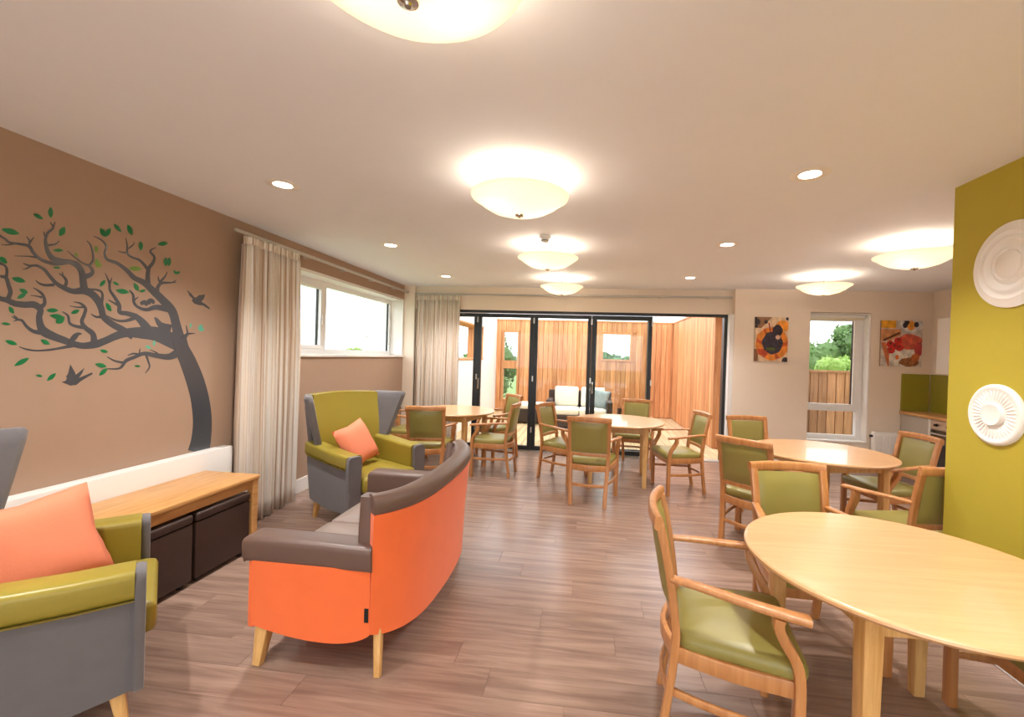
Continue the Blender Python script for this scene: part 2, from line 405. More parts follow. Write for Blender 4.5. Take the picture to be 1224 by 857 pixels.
# ---- glazed folding doors (door_1)
d1 = bpy.data.objects.new('door_1', None); COL.objects.link(d1); struct(d1, 'dark grey framed folding glass doors')
f = MB(); f.box(-2.88, 2.105, 6.985, 7.10, 2.235, 2.275); f.build('frame_head', M['frame'], d1)
MB().box(2.06, 2.105, 6.985, 7.10, .0, 2.235).build('frame_jamb', M['frame'], d1)
MB().box(-2.88, -2.84, 6.985, 7.10, .0, 2.235).build('frame_jamb', M['frame'], d1)
MB().box(-2.88, 2.105, 6.975, 7.11, -.02, .012).build('threshold', M['track'], d1)
def leaf(x0, x1, yc, handle=False):
    f = MB(); a, b = yc-.03, yc+.03; st = .062
    f.box(x0, x0+st, a, b, .02, 2.225); f.box(x1-st, x1, a, b, .02, 2.225); f.box(x0+st, x1-st, a, b, .02, .085); f.box(x0+st, x1-st, a, b, 2.165, 2.225)
    l = f.build('leaf', M['frame'], d1)
    MB().box(x0+st, x1-st, yc-.012, yc+.012, .085, 2.165).build('pane', M['glass'], l)
    for z in (.35, 1.18, 2.12):
        MB().box(x1-.012, x1+.012, a-.014, a-.001, z-.045, z+.045, .003, 1).build('hinge', M['steel'], l)
    if handle:
        h = MB(); h.box(x0+.02, x0+.045, a-.012, a, .98, 1.16, .004, 1); h.sweep([(x0+.032,a-.01,1.12),(x0+.032,a-.05,1.12),(x0+.032,a-.05,.98)], circ(.008,8))
        h.build('handle', M['chrome'], l)
    return l
leaf(-2.835,-1.824,7.045); leaf(-1.822,-.891,7.045, True); leaf(-.889,.039,7.045); leaf(.041,.985,7.045, True); leaf(.06,.99,7.16)

# ---- courtyard
dk = struct(MB().box(-2.6, 3.4, 7.11, 12.1, -.12, -.045).build('deck', M['deck']), 'pale timber deck outside the doors')
bme = MB().box(-.069, .069, 7.115, 12.0, -.045, -.02, .003, 1).mesh('deck_board'); bme.materials.append(M['deck'])
x = -2.5
while x < 3.3: obj('deck_board', bme, dk, (x,0,0)); x += .144
YC = 12.0; BW = .132
def clad(parent, axis, u0, u1, plane, z0, z1, holes, sgn, mat='cedar', rnd=0, bw=BW):
    # vertical boards along u (x or y), facing sgn along the other axis
    u = u0; cache = {}
    while u < u1-.02:
        wd = min(bw, u1-u); spans = [(z0, z1)]
        for (h0, h1, g0, g1) in holes:
            if u+wd > h0+.01 and u < h1-.01:
                ns = []
                for a, b in spans:
                    if g0 > a: ns.append((a, min(b,g0)))
                    if g1 < b: ns.append((max(a,g1), b))
                spans = ns
        for a, b in spans:
            if b-a < .04: continue
            k = (round(wd,3), round(a,3), round(b,3))
            if k not in cache:
                if axis == 'x': me = MB().box(.004, wd-.004, -.022 if sgn < 0 else 0, 0 if sgn < 0 else .022, a, b, .003, 1).mesh('board')
                else: me = MB().box(-.022 if sgn < 0 else 0, 0 if sgn < 0 else .022, .004, wd-.004, a, b, .003, 1).mesh('board')
                me.materials.append(M[mat]); cache[k] = me
            obj('board', cache[k], parent, (u, plane, 0) if axis == 'x' else (plane, u, 0))
        u += bw
HB = [(-2.40,-1.92,.28,2.24), (.34,1.16,1.47,2.25)]
w = MB(); zt = 2.52
w.box(-2.95, HB[0][0], YC+.002, YC+.16, -.1, zt); w.box(HB[0][1], HB[1][0], YC+.002, YC+.16, -.1, zt); w.box(HB[1][1], 3.5, YC+.002, YC+.16, -.1, zt)
for h in HB: w.box(h[0], h[1], YC+.002, YC+.16, -.1, h[2]); w.box(h[0], h[1], YC+.002, YC+.16, h[3], zt)
wb = struct(w.build('wall_courtyard_back', M['cedartrim']), 'cedar clad courtyard wall behind the deck')
clad(wb, 'x', -2.56, 2.24, YC, 0, zt, HB, -1)
MB().box(-2.6, 2.3, YC-.04, YC+.18, zt, zt+.035).build('coping', M['cedartrim'], wb)
for k, h in enumerate(HB):
    f = MB(); a, b = YC-.045, YC+.10; t = .05
    f.box(h[0], h[1], a, b, h[2], h[2]+t); f.box(h[0], h[1], a, b, h[3]-t, h[3]); f.box(h[0], h[0]+t, a, b, h[2]+t, h[3]-t); f.box(h[1]-t, h[1], a, b, h[2]+t, h[3]-t)
    if k == 0: f.box(h[0]+t, h[1]-t, a, b, 1.18, 1.40)
    wf = f.build('window_frame', M['cedartrim'], wb)
    MB().box(h[0]+t, h[1]-t, YC+.04, YC+.05, h[2]+t, h[3]-t).build('pane', M['glass2'], wf)
w = MB(); w.box(2.262, 2.5, 8.152, YC, -.1, zt)
wr = struct(w.build('wall_courtyard_right', M['cedartrim']), 'cedar clad courtyard side wall')
clad(wr, 'y', 8.13, YC-.03, 2.262, 0, zt, [], -1)
MB().box(2.22, 2.52, 8.1, YC, zt, zt+.035).build('coping', M['cedartrim'], wr)
clad(wr, 'x', 2.24, 2.76, 8.15, 0, 2.35, [], -1)
MB().box(2.10, 3.3, 7.13, 8.13, 2.35, zt).build('soffit', M['cedartrim'], wr)
w = MB(); w.box(-2.95,-2.56,7.36,8.1,-.1,2.6); w.box(-2.95,-2.56,10.42,YC+.16,-.1,2.6); w.box(-2.95,-2.56,8.1,10.42,-.1,1.42); w.box(-2.95,-2.56,8.1,10.42,2.22,2.6)
wl = struct(w.build('wall_courtyard_left', M['render']), 'white rendered courtyard wall with an opening')
MB().box(-2.96,-2.545,8.1,10.42,1.42,1.455).build('sill', M['cedartrim'], wl)
MB().box(-2.96,-2.545,8.1,10.42,2.19,2.22).build('lintel_lining', M['cedartrim'], wl)
for k in range(3): MB().box(-2.95+.131*k,-2.823+.131*k,10.40,10.42,1.455,2.19).build('board', M['cedar'], wl)
struct(MB().box(-3.75, -3.42, 7.05, 7.3, -.1, 3.0).build('wall_outside_left', M['render']), 'pale outside wall seen through the window')
# fence beyond the narrow window
fe = thing('timber_fence', (4.3,8.25,0), 'weathered vertical board fence outside the narrow window', 'fence')
MB().box(-1.2,1.6,.0,.03,-.1,1.38).build('backing', M['fence'], fe)
MB().box(-1.25,1.65,-.05,.06,1.42,1.455).build('cap_rail', M['fence'], fe)
bme = MB().box(-.066,.066,-.022,0,-.1,1.42,.003,1).mesh('board'); bme.materials.append(M['fence'])
for k in range(19): obj('board', bme, fe, (-1.18+.144*k,0,0))

struct(MB().box(-140,140,-60,160,-.9,-.5).build('ground', M['grass']), 'green ground outside')

struct(MB().box(-9,9,-16,YR-.2,-.5,-.12).build('bounce_terrace', M['bounce_paving']), 'unseen pale slab added behind the room to bounce daylight in')  # pale slab added out of view to reflect daylight onto the ceiling

# ---- trees outside
def tree(name, x, y, rad, top, mat, label, group, n=2600, low=None, seed=1, z0=-.5, ls=None):
    rnd = random.Random(seed); t = thing(name, (x,y,z0), label, 'tree', 0, group); top -= z0
    low = (low-z0) if low is not None else top*.25
    MB().sweep([(0,0,0),(rad*.05,0,low+.3*(top-low)),(0,rad*.04,low+.75*(top-low))], circ(rad*.07,8), scale=[1,.75,.35]).build('trunk', M['bark'], t, True)
    m = MB(); bl_ = []
    for k in range(16):
        a = rnd.uniform(0,6.28); h = rnd.random(); q = rad*(1-.55*h**2)*rnd.uniform(.25,.75)
        bl_.append((Vector((q*math.cos(a), q*math.sin(a), low+(top-low)*(.18+.66*h))), rad*rnd.uniform(.28,.45)))
    ls = ls or rad*.055
    for k in range(n):
        c, r_ = bl_[k % 16]
        d = Vector((rnd.gauss(0,1), rnd.gauss(0,1), rnd.gauss(0,1))).normalized()
        p = c + d*r_*(.72+.33*rnd.random()); p.z = min(p.z, top)
        u = Vector((rnd.gauss(0,1), rnd.gauss(0,1), rnd.gauss(0,1))).normalized(); v = u.cross(d).normalized() if abs(u.dot(d)) < .99 else Vector((1,0,0))
        s_ = ls*rnd.uniform(.6,1.5); m.quad(p-u*s_, p-v*s_*.55, p+u*s_, p+v*s_*.55)
    for c, r_ in bl_:
        mt = Matrix.Translation(c) @ Matrix.Diagonal((r_*.82,r_*.82,r_*.82,1)); bmesh.ops.create_icosphere(m.bm, subdivisions=2, radius=1, matrix=mt)
    m.build('crown', M[mat], t)
G = 'trees outside'
tree('broadleaf_tree', 14.4, 26, 2.3, 4.1, 'foliage', 'tall dark green tree at right of the narrow window view', G, 3000, 0.2, 1)
tree('broadleaf_tree', 10.3, 24, 1.7, 3.0, 'foliage', 'rounded dark green tree at left of the narrow window view', G, 2600, 0.2, 2)
tree('broadleaf_tree', 9.9, 19.0, 1.0, 1.95, 'foliage2', 'bright yellow-green shrub just above the fence in the narrow window', G, 2200, 0.0, 3)
tree('broadleaf_tree', -3.6, 15.2, 1.25, 2.75, 'foliage', 'leafy green tree behind the tall slit window of the courtyard', G, 2600, -.2, 4)
tree('broadleaf_tree', -8.2, 19, 1.9, 3.2, 'foliage', 'green tree glimpsed through the opening in the white courtyard wall', G, 2000, -.2, 5)
for k in range(12):
    tree('hedgerow_tree', -4+1.75*k, 46+4*(k%2), 1.6, 1.75+.2*((k*5)%4), 'foliage', 'distant green tree seen low through the square courtyard window', 'distant hedgerow trees', 450, -.4, 20+k, ls=.3)
for k in range(14):
    tree('hedgerow_tree', -66+2.7*k+1.5*(k%2), 48+4.6*k, 2.3, 1.5+.16*((k*7)%5), 'foliage2', 'distant green tree low on the horizon beyond the left window', 'far trees beyond the left window', 350, -.4, 50+k, ls=.4)

# ================================================================== LAMPS
def bowl_lamp(x, y, label):
    t = thing('ceiling_lamp', (x,y,ZC), label, 'ceiling lamp', 0, 'frosted bowl ceiling lamps')
    MB().lathe([(.0,-.001),(.062,-.001),(.066,-.012),(.05,-.03),(.012,-.036),(.0,-.036)], 28).build('ceiling_rose', M['chrome'], t, True)
    MB().lathe([(.0,-.03),(.008,-.03),(.008,-.235),(.0,-.235)], 12).build('stem', M['chrome'], t, True)
    pr = [(.02,-.232),(.10,-.226),(.18,-.203),(.235,-.172),(.27,-.143),(.287,-.132),(.298,-.128),(.300,-.122),(.286,-.125),(.268,-.136),(.232,-.164),(.178,-.194),(.10,-.217),(.02,-.223)]
    MB().lathe(pr, 56).build('glass_bowl', M['bowl'], t, True, 70)
    MB().lathe([(.0,-.252),(.008,-.252),(.012,-.246),(.026,-.242),(.028,-.234),(.0,-.232)], 20).build('finial', M['chrome'], t, True)
    for k in range(2):
        a = .6+k*math.pi
        L = bpy.data.lights.new('bulb', 'POINT'); L.energy = LAMP_W; L.color = WARM; L.shadow_soft_size = .03
        o = bpy.data.objects.new('bulb', L); COL.objects.link(o); o.parent = t; o.location = (.11*math.cos(a), .11*math.sin(a), -.135)
    return t
bowl_lamp(-.468,1.03,'frosted bowl ceiling lamp cut off by the top of the picture')
bowl_lamp(-.45,2.66,'frosted bowl ceiling lamp, the larger one above the sofa area')
bowl_lamp(-.43,4.32,'frosted bowl ceiling lamp just behind the smoke detector')
bowl_lamp(-.40,6.08,'frosted bowl ceiling lamp nearest the glazed doors')
bowl_lamp(-.45,-.70,'frosted bowl ceiling lamp added unseen behind the viewer for fill light')  # extra lamp added behind the camera to raise the room light
bowl_lamp(2.80,4.16,'frosted bowl ceiling lamp partly hidden by the lime green wall')
bowl_lamp(2.87,5.78,'frosted bowl ceiling lamp between the two food pictures')
def downlight(x, y, label):
    t = thing('recessed_downlight', (x,y,ZC), label, 'downlight', 0, 'recessed ceiling downlights')
    MB().lathe([(.058,-.003),(.098,-.003),(.104,-.001),(.104,.0005),(.058,.0005)], 36).build('trim_ring', M['white'], t, True)
    MB().lathe([(.0,-.002),(.060,-.002),(.060,.0004),(.0,.0004)], 32).build('lens', M['down'], t)
    L = bpy.data.lights.new('downlight_spot', 'SPOT'); L.energy = SPOT_W; L.color = (1,.975,.95); L.spot_size = R(125); L.spot_blend = .8; L.shadow_soft_size = .05
    o = bpy.data.objects.new('downlight_spot', L); COL.objects.link(o); o.parent = t; o.location = (0,0,-.01)
for x, y, s in ((-2.08,2.72,'nearest the tree mural'),(-2.07,4.31,'above the wing armchair by the window'),(-2.06,6.04,'above the left dining table'),
                (1.24,2.69,'nearest the lime green wall'),(1.26,4.27,'in the middle of the right row'),(1.31,5.98,'nearest the open door'),(-2.08,1.10,'added out of view for fill light, behind the left armchair'),(1.24,1.10,'added out of view for fill light, over the foreground table'),  # the two out-of-view ones are added to fill the foreground
                (3.9,3.0,'added as hidden fill in the kitchen behind the lime wall'),(4.0,4.5,'added as hidden fill near the kitchen side wall'),  # both added behind the partition to brighten the right-hand walls
                (-2.08,-.55,'added out of view for fill light at the rear left'),(1.24,-.55,'added out of view for fill light at the rear right')):  # rear pair added behind the camera as fill
    downlight(x, y, 'round recessed white downlight '+s)
sd = thing('smoke_detector', (-.43,3.98,ZC), 'small white smoke detector on the ceiling between two lamps', 'detector')
MB().lathe([(.0,0),(.05,0),(.052,-.02),(.042,-.03),(.0,-.03)], 24).build('base', M['plastic'], sd, True)
MB().lathe([(.0,-.03),(.036,-.03),(.036,-.055),(.026,-.062),(.0,-.063)], 24).build('sensor_head', M['plastic'], sd, True)
MB().lathe([(.0365,-.040),(.0372,-.040),(.0372,-.047),(.0365,-.047)], 24).build('vent_band', M['darkplastic'], sd)

# ================================================================== CURTAINS
def curtain(name, p0, p1, zt, zb, folds, amp, label, flare=0):
    p0, p1 = Vector(p0), Vector(p1); d = p1-p0; L = d.length; d.normalize(); nrm = Vector((-d.y, d.x, 0))
    t = thing(name, ((p0+p1)/2).to_tuple(), label, 'curtain'); org = (p0+p1)/2
    rnd = random.Random(len(label)); ph = [rnd.uniform(-.5,.5) for _ in range(folds+2)]; am = [rnd.uniform(.6,1.15) for _ in range(folds+2)]
    def panel(pname, z0, z1, nz, A, par, tight, off=0):
        n = folds*14; bm = bmesh.new(); uvl = bm.loops.layers.uv.new('UVMap'); g = []
        for j in range(nz+1):
            z = z0+(z1-z0)*j/nz; v = (zt-z)/(zt-zb); r_ = []
            for i in range(n+1):
                u = i/n; k = u*folds; ii = int(k) if k < folds else folds-1
                hv = 1+flare*v
                s_ = (u-.5)*L*hv + .5*L
                w_ = math.sin(2*math.pi*k + ph[ii]*math.sin(math.pi*(k-ii))*(.5+v)) + .35*math.sin(4*math.pi*k+1.3*ph[ii])
                aa = A*am[ii]*(.55+.45*min(1,v*3)) if not tight else A*(.5+.5*abs(math.sin(math.pi*k*1.5)))
                sway = .012*math.sin(5*u+3*v)
                q = p0-org + d*(s_+.010*math.sin(2*math.pi*k*2)*min(1,v*3)) + nrm*(w_*aa+off+sway*v)
                r_.append(bm.verts.new((q.x, q.y, z-org.z)))
            g.append(r_)
        for j in range(nz):
            for i in range(n):
                f = bm.faces.new((g[j][i],g[j][i+1],g[j+1][i+1],g[j+1][i]))
                for lp, (a, b) in zip(f.loops, ((i,j),(i+1,j),(i+1,j+1),(i,j+1))): lp[uvl].uv = (a/n*folds*.16, b/nz)
        me = bpy.data.meshes.new(pname); bm.to_mesh(me); bm.free(); me.materials.append(M['curtain'])
        me.polygons.foreach_set('use_smooth', [True]*len(me.polygons))
        o = obj(pname, me, par); sm = o.modifiers.new('thick', 'SOLIDIFY'); sm.thickness = .004
        return o
    panel('drape', zb, zt-.07, 16, amp, t, False); panel('pleated_heading', zt-.075, zt, 4, amp*.45, t, True)
    return t
curtain('striped_curtain', (-2.925,3.395,0), (-2.925,4.075,0), 2.50, .012, 9, .058, 'long cream striped curtain beside the tree mural', .04)
curtain('striped_curtain', (-2.84,6.915,0), (-2.10,6.915,0), 2.49, .012, 10, .044, 'cream striped curtain at the left of the glazed doors')
def rail(a, b, n, label, wallv):
    a, b = Vector(a), Vector(b); t = thing('curtain_rail', a.to_tuple(), label, 'curtain rail'); d = b-a
    MB().sweep([(0,0,0), d.to_tuple()], rr(.018,.03,.004,2)).build('track', M['track'], t)
    for k in range(n):
        p = d*((k+.5)/n); q = p+Vector(wallv); r_ = Vector(d).normalized()*.008
        x0, x1 = sorted((p.x-r_.x, q.x+r_.x)); y0, y1 = sorted((p.y-r_.y, q.y+r_.y)); MB().box(x0-.002, x1+.002, y0-.002, y1+.002, -.006, .02).build('bracket', M['track'], t)
    return t
rail((-2.94,3.30,2.52), (-2.94,6.80,2.52), 5, 'pale curtain rail fixed along the taupe wall over the window', (-.118,0,0))
rail((-2.86,6.93,2.515), (2.15,6.93,2.53), 7, 'pale curtain rail above the glazed doors', (0,.058,0))

# ================================================================== DINING CHAIRS
def make_chair():
    t = thing('dining_chair', (0,0,0), 'x', 'chair')
    wd = M['chairwood']
    for s in (-1,1):
        MB().sweep(spline([(s*.178,-.262,0),(s*.186,-.232,.22),(s*.196,-.212,.43),(s*.198,-.215,.52),(s*.202,-.245,.72),(s*.206,-.285,.895)],4),
                   rr(.032,.042,.006,2), up=(1,0,0)).build('rear_leg', wd, t, True)
        MB().sweep(spline([(s*.262,.205,0),(s*.264,.205,.25),(s*.264,.205,.42),(s*.268,.190,.50),(s*.276,.150,.57),(s*.284,.128,.62),(s*.286,.130,.655)],4),
                   rr(.036,.050,.006,2), up=(1,0,0), scale=None).build('front_leg', wd, t, True)
        MB().sweep(spline([(s*.208,-.236,.690),(s*.235,-.12,.686),(s*.268,.02,.676),(s*.288,.14,.668),(s*.290,.225,.660)],5),
                   rr(.056,.028,.011,3), scale=[.72+.028*min(i,20)*.5 for i in range(21)]).build('armrest', wd, t, True, 60)
        MB().sweep(spline([(s*.262,.195,.235),(s*.252,.06,.232),(s*.222,-.10,.232),(s*.188,-.225,.235)],4), rr(.018,.030,.005,2)).build('side_stretcher', wd, t, True)
        MB().sweep(spline([(s*.262,.20,.395),(s*.250,.02,.395),(s*.220,-.13,.395),(s*.196,-.215,.395)],4), rr(.022,.062,.004,2)).build('seat_rail', wd, t, True)
    MB().sweep(spline([(-.262,.21,.395),(0,.225,.395),(.262,.21,.395)],4), rr(.022,.062,.004,2)).build('seat_rail', wd, t, True)
    MB().sweep(spline([(-.190,-.215,.395),(0,-.262,.395),(.190,-.215,.395)],6), rr(.022,.062,.004,2)).build('seat_rail', wd, t, True)
    MB().sweep(spline([(-.184,-.232,.215),(0,-.262,.215),(.184,-.232,.215)],4), rr(.018,.030,.005,2)).build('rear_stretcher', wd, t, True)
    out = rpoly([(-.272,.245),(.272,.245),(.215,-.205),(-.215,-.205)], .06, 4)
    pad('seat', out, .415, .478, M['green'], t, .022, .016)
    # curved back: crest rail, cross rail, upholstered panel
    def back_y(z): return -.215-.075*max(0,(z-.50)/.40)
    def arc(x, dep): return -dep*(1-(x/.21)**2)
    crest = [(x, back_y(.90)-.004+arc(x,.028), .905+.006*(1-(x/.23)**2)) for x in [-.228+.456*i/16 for i in range(17)]]
    MB().sweep(crest, rr(.034,.056,.014,3)).build('crest_rail', wd, t, True, 60)
    cross = [(x, back_y(.53)+arc(x,.020), .535) for x in [-.19+.38*i/12 for i in range(13)]]
    MB().sweep(cross, rr(.022,.034,.005,2)).build('cross_rail', wd, t, True)
    m = MB(); nx, nz = 12, 8; g = {}
    for side in (0,1):
        for i in range(nx+1):
            for j in range(nz+1):
                x = -.186+.372*i/nx; z = .556+.322*j/nz; u = -1+2*i/nx; v = -1+2*j/nz
                e = (max(0,1-u**6)*max(0,1-v**6))**.5
                y = back_y(z)+arc(x,.022)+(.004+.018*e)*(1 if side else -1)
                g[side,i,j] = m.bm.verts.new((x,y,z))
        for i in range(nx):
            for j in range(nz): m.bm.faces.new((g[side,i,j],g[side,i+1,j],g[side,i+1,j+1],g[side,i,j+1]))
    for i in range(nx):
        for j in (0,nz): m.bm.faces.new((g[0,i,j],g[0,i+1,j],g[1,i+1,j],g[1,i,j]))
    for j in range(nz):
        for i in (0,nx): m.bm.faces.new((g[0,i,j],g[0,i,j+1],g[1,i,j+1],g[1,i,j]))
    m.build('back_panel', M['green'], t, True, 50)
    return t
CH = make_chair(); first = [True]
def chair(x, y, fx, fy, label, group):
    c = CH if first[0] else copy_tree(CH); first[0] = False
    c.location = (x,y,0); c.rotation_euler = (0,0,math.atan2(fy,fx)-math.pi/2); c['label'] = label; c['group'] = group
    return c
def table(x, y, rot, label, r_=.575, h=.76):
    t = thing('dining_table', (x,y,0), label, 'table', R(rot), 'round wooden dining tables')
    MB().lathe([(0,h-.030),(r_-.022,h-.030),(r_-.008,h-.024),(r_,h-.014),(r_-.002,h-.006),(r_-.010,h-.001),(r_-.016,h),(r_-.02,h),(0,h)], 72).build('tabletop', M['beech'], t, True, 30)
    q = .325
    for sx in (-1,1):
        for sy in (-1,1):
            m = MB(); m.sweep([(sx*q,sy*q,0),(sx*q,sy*q,.35),(sx*q,sy*q,h-.031)], rr(.066,.066,.006,2), up=(0,1,0), scale=[.72,.88,1]); m.build('leg', M['legwood'], t, True)
    for s in (-1,1):
        MB().prism([(-q+.03, s*q-.011, h-.031),(q-.03, s*q-.011, h-.031),(q-.03, s*q-.011, h-.115),(-q+.03, s*q-.011, h-.115)], (0,.022,0)).build('apron', M['legwood'], t)
        MB().prism([(s*q-.011, -q+.03, h-.031),(s*q-.011, q-.03, h-.031),(s*q-.011, q-.03, h-.115),(s*q-.011, -q+.03, h-.115)], (.022,0,0)).build('apron', M['legwood'], t)
    return t
table(1.285,1.93,2,'round beech dining table in the right foreground')
table(2.15,4.28,13,'round beech dining table in front of the narrow window')
table(.41,5.70,-4,'round dining table in front of the open glazed door')
table(-1.85,5.95,-10,'round dining table by the striped curtain and glazed doors')
gB = 'chairs at the table by the open door'; gA = 'chairs at the table by the curtain'; gC = 'chairs at the table by the narrow window'; gD = 'chairs at the foreground table'
g0 = 'wooden dining armchair with green upholstery'
chair(.62,1.93,.97,-.17, g0+', nearest to the viewer and facing right', gD)
chair(1.26,2.57,.05,-1, g0+', tucked in behind the foreground table', gD)
chair(1.905,1.95,-1,.03, g0+', mostly hidden under the foreground table', gD)
chair(1.47,3.90,.70,.71, g0+', back turned, left of narrow-window table', gC)
chair(1.86,4.97,.10,-1, g0+', small, behind the narrow-window table', gC)
chair(2.77,4.37,-.98,-.10, g0+', at far right in front of oven', gC)
chair(2.24,3.30,-.20,.98, g0+', half hidden by the lime green wall', gC)
chair(.065,4.82,.12,1, g0+', back turned before the open-door table', gB)
chair(1.10,5.40,-.96,-.18, g0+', right of the open-door table, facing left', gB)
chair(.70,6.50,-.2,-.98, g0+', behind the open-door table against glass door', gB)
chair(-.28,5.60,.91,-.41, g0+', left of the open-door table, facing right', gB)
chair(-1.90,5.13,-.19,.98, g0+', back turned, just behind the wing armchair', gA)
chair(-1.20,5.62,-1,.08, g0+', right of the curtain-side table, facing left', gA)
chair(-1.355,6.55,-.75,-.66, g0+', behind curtain-side table by the glass door', gA)
chair(-2.52,5.93,1,.03, g0+', at far left against the striped curtain', gA)

# ================================================================== WING ARMCHAIRS
def make_wing():
    t = thing('wing_armchair', (0,0,0), 'x', 'armchair', 0, 'wing armchairs')
    gy, gr = M['grey'], M['olive']
    for s in (-1,1):
        # outer side: tapering down, curved lower edge
        rings = []
        for i in range(9):
            yy = -.34+.66*i/8; k = i/8
            zb = .17-.03*math.sin(math.pi*k)
            xo = .385-.0*k; xi = .285
            rings.append([(s*(xo-.035),yy,zb),(s*(xo-.02),yy,.30),(s*xo,yy,.53),(s*(xo-.005),yy,.60),(s*xi,yy,.60),(s*xi,yy,.30),(s*(xi+.01),yy,zb)])
        MB().loft(rings).build('side_panel', gy, t, True, 50)
        # rounded front facing of the arm
        prof = rpoly([(-.055,.16),(.048,.16),(.072,.50),(.068,.662),(-.062,.662),(-.055,.40)], .045, 5)
        rings = [[(s*(.335+a*k),yy,.42+(b-.42)*k2) for a, b in prof] for yy, k, k2 in ((.318,1,1),(.338,1,1),(.350,.93,.985))]
        MB().loft(rings).build('arm_front', gy, t, True, 50)
        # padded arm in green, wraps over the top and down inside
        pf = rpoly([(-.068,-.24),(.045,-.24),(.055,-.105),(.082,-.098),(.082,.012),(-.068,.012)], .03, 4)
        rings = []
        for yy, dz in ((-.34,.042),(-.2,.030),(0,.014),(.15,.004),(.317,0)):
            rings.append([(s*(.325+a),yy,.650+b+dz) for a, b in pf])
        MB().loft(rings).build('arm_pad', gr, t, True, 50)
        # flared wing
        def wr_(z, x0, y0, x1, y1, th):
            d = Vector((x1-x0,y1-y0)).normalized(); n = Vector((-d.y,d.x))*th/2
            c = [(x0,y0),(x1,y1)]
            pts = [(x0+n.x,y0+n.y),(x0+(x1-x0)*.5+n.x,y0+(y1-y0)*.5+n.y),(x1-d.x*th*.4+n.x,y1-d.y*th*.4+n.y),(x1,y1),(x1-d.x*th*.4-n.x,y1-d.y*th*.4-n.y),(x0+(x1-x0)*.5-n.x,y0+(y1-y0)*.5-n.y),(x0-n.x,y0-n.y)]
            return [(s*a,b,z) for a, b in pts]
        rings = [wr_(.60,.30,-.30,.345,-.19,.06), wr_(.72,.305,-.33,.385,-.165,.062), wr_(.90,.325,-.365,.445,-.135,.066), wr_(1.06,.345,-.395,.495,-.110,.07), wr_(1.115,.352,-.405,.512,-.105,.066), wr_(1.132,.36,-.40,.503,-.12,.04)]
        MB().loft(rings).build('wing', gy, t, True, 50)
        for yy, sy in ((.27,1),(-.28,-1)):
            MB().sweep([(s*(.315),yy+sy*.025,0),(s*.305,yy,.16)], rr(.046,.046,.006,2), up=(0,1,0), scale=[.72,1.05]).build('leg', M['legwood'], t, True)
    def slab(y0f, th, w0, w1, z0, z1, n=8, crown=.015):
        rings = []
        for i in range(n+1):
            k = i/n; z = z0+(z1-z0)*k; wv = w0+(w1-w0)*k; yb = y0f(k); e = .02 if i in (0,n) else 0
            r_ = []
            for j in range(11): u = -1+.2*j; r_.append((u*(wv-e), yb+.03*(u*u)+e*.5, z+(crown*(1-u*u) if i == n else 0)))
            for j in range(11): u = 1-.2*j; r_.append((u*(wv-e), yb-th+.01*(u*u)-e*.3, z+(crown*(1-u*u) if i == n else 0)))
            rings.append(r_)
        return MB().loft(rings)
    slab(lambda k: -.235-.15*k+.02*math.sin(k*3.1), .085, .285, .355, .40, 1.125).build('inner_back', gr, t, True, 50)
    slab(lambda k: -.325-.145*k, .05, .30, .345, .16, 1.115).build('outer_back', gy, t, True, 50)
    pad('seat_cushion', rpoly([(-.268,.385),(.268,.385),(.268,-.25),(-.268,-.25)], .035, 4), .335, .465, gr, t, .025, .02)
    MB().box(-.285,.285,-.30,.325,.155,.335,.015,2).build('base', gy, t, True)
    return t
WC = make_wing()
WC.location = (-2.05,3.90,0); WC.rotation_euler = (0,0,math.atan2(-.47,.88)-math.pi/2); WC['label'] = 'green and grey wing armchair with flared wings standing by the window'
W1 = copy_tree(WC); W1.location = (-2.236,1.543,0); W1.rotation_euler = (0,0,math.atan2(.734,.679)-math.pi/2); W1['label'] = 'green and grey wing armchair cut off at the left foreground'

# ================================================================== SOFA
so = thing('two_seat_sofa', (-1.25,2.62,0), 'orange suede sofa with brown leather arms and back seen from behind', 'sofa')
OX, OY = -1.25, 2.62
def sofa_path(n=10):                 # outer plan of the back: near corner, bow, far corner (local)
    P = [(.255,-.655),(.31,-.60),(.375,-.48),(.412,-.30),(.425,0),(.412,.30),(.375,.48),(.31,.60),(.255,.655)]
    return spline(P, 5)
bp_ = sofa_path()
def normals(P):
    out = []
    for i, p in enumerate(P):
        a = P[max(i-1,0)]; b = P[min(i+1,len(P)-1)]; d = Vector((b[0]-a[0], b[1]-a[1])).normalized(); out.append(Vector((d.y,-d.x)))
    return out
bn = normals(bp_)
def ringline(P, N, off, z): return [(p[0]+n.x*off, p[1]+n.y*off, z) for p, n in zip(P, N)]
def flare(k, z): return .13*max(0,(z-.2)/.6)*max(0,(k-.55)/.45)
def wallstrip(P, N, layers, fl=False):         # closed strip: layers = list of (offset, z function of index) going round
    m = MB(); cols = []
    for i, (p, n) in enumerate(zip(P, N)):
        k = i/(len(P)-1); cols.append([(p[0]+n.x*o, p[1]+n.y*o+(flare(k, z(k) if callable(z) else z) if fl else 0), z(k) if callable(z) else z) for o, z in layers])
    return m.loft(cols)
hem = lambda k: .20-.055*math.sin(math.pi*k)
wallstrip(bp_, bn, [(-.035,hem),(0,hem),(.006,.45),(.026,.775),(-.035,.775)], True).build('back_panel', M['orange'], so, True, 50)
wallstrip(bp_, bn, [(-.12,.38),(-.036,.38),(-.034,.772),(.024,.778),(.034,.80),(.030,.835),(.006,.858),(-.03,.862),(-.075,.850),(-.105,.81)], True).build('back_rest', M['brown'], so, True, 50)
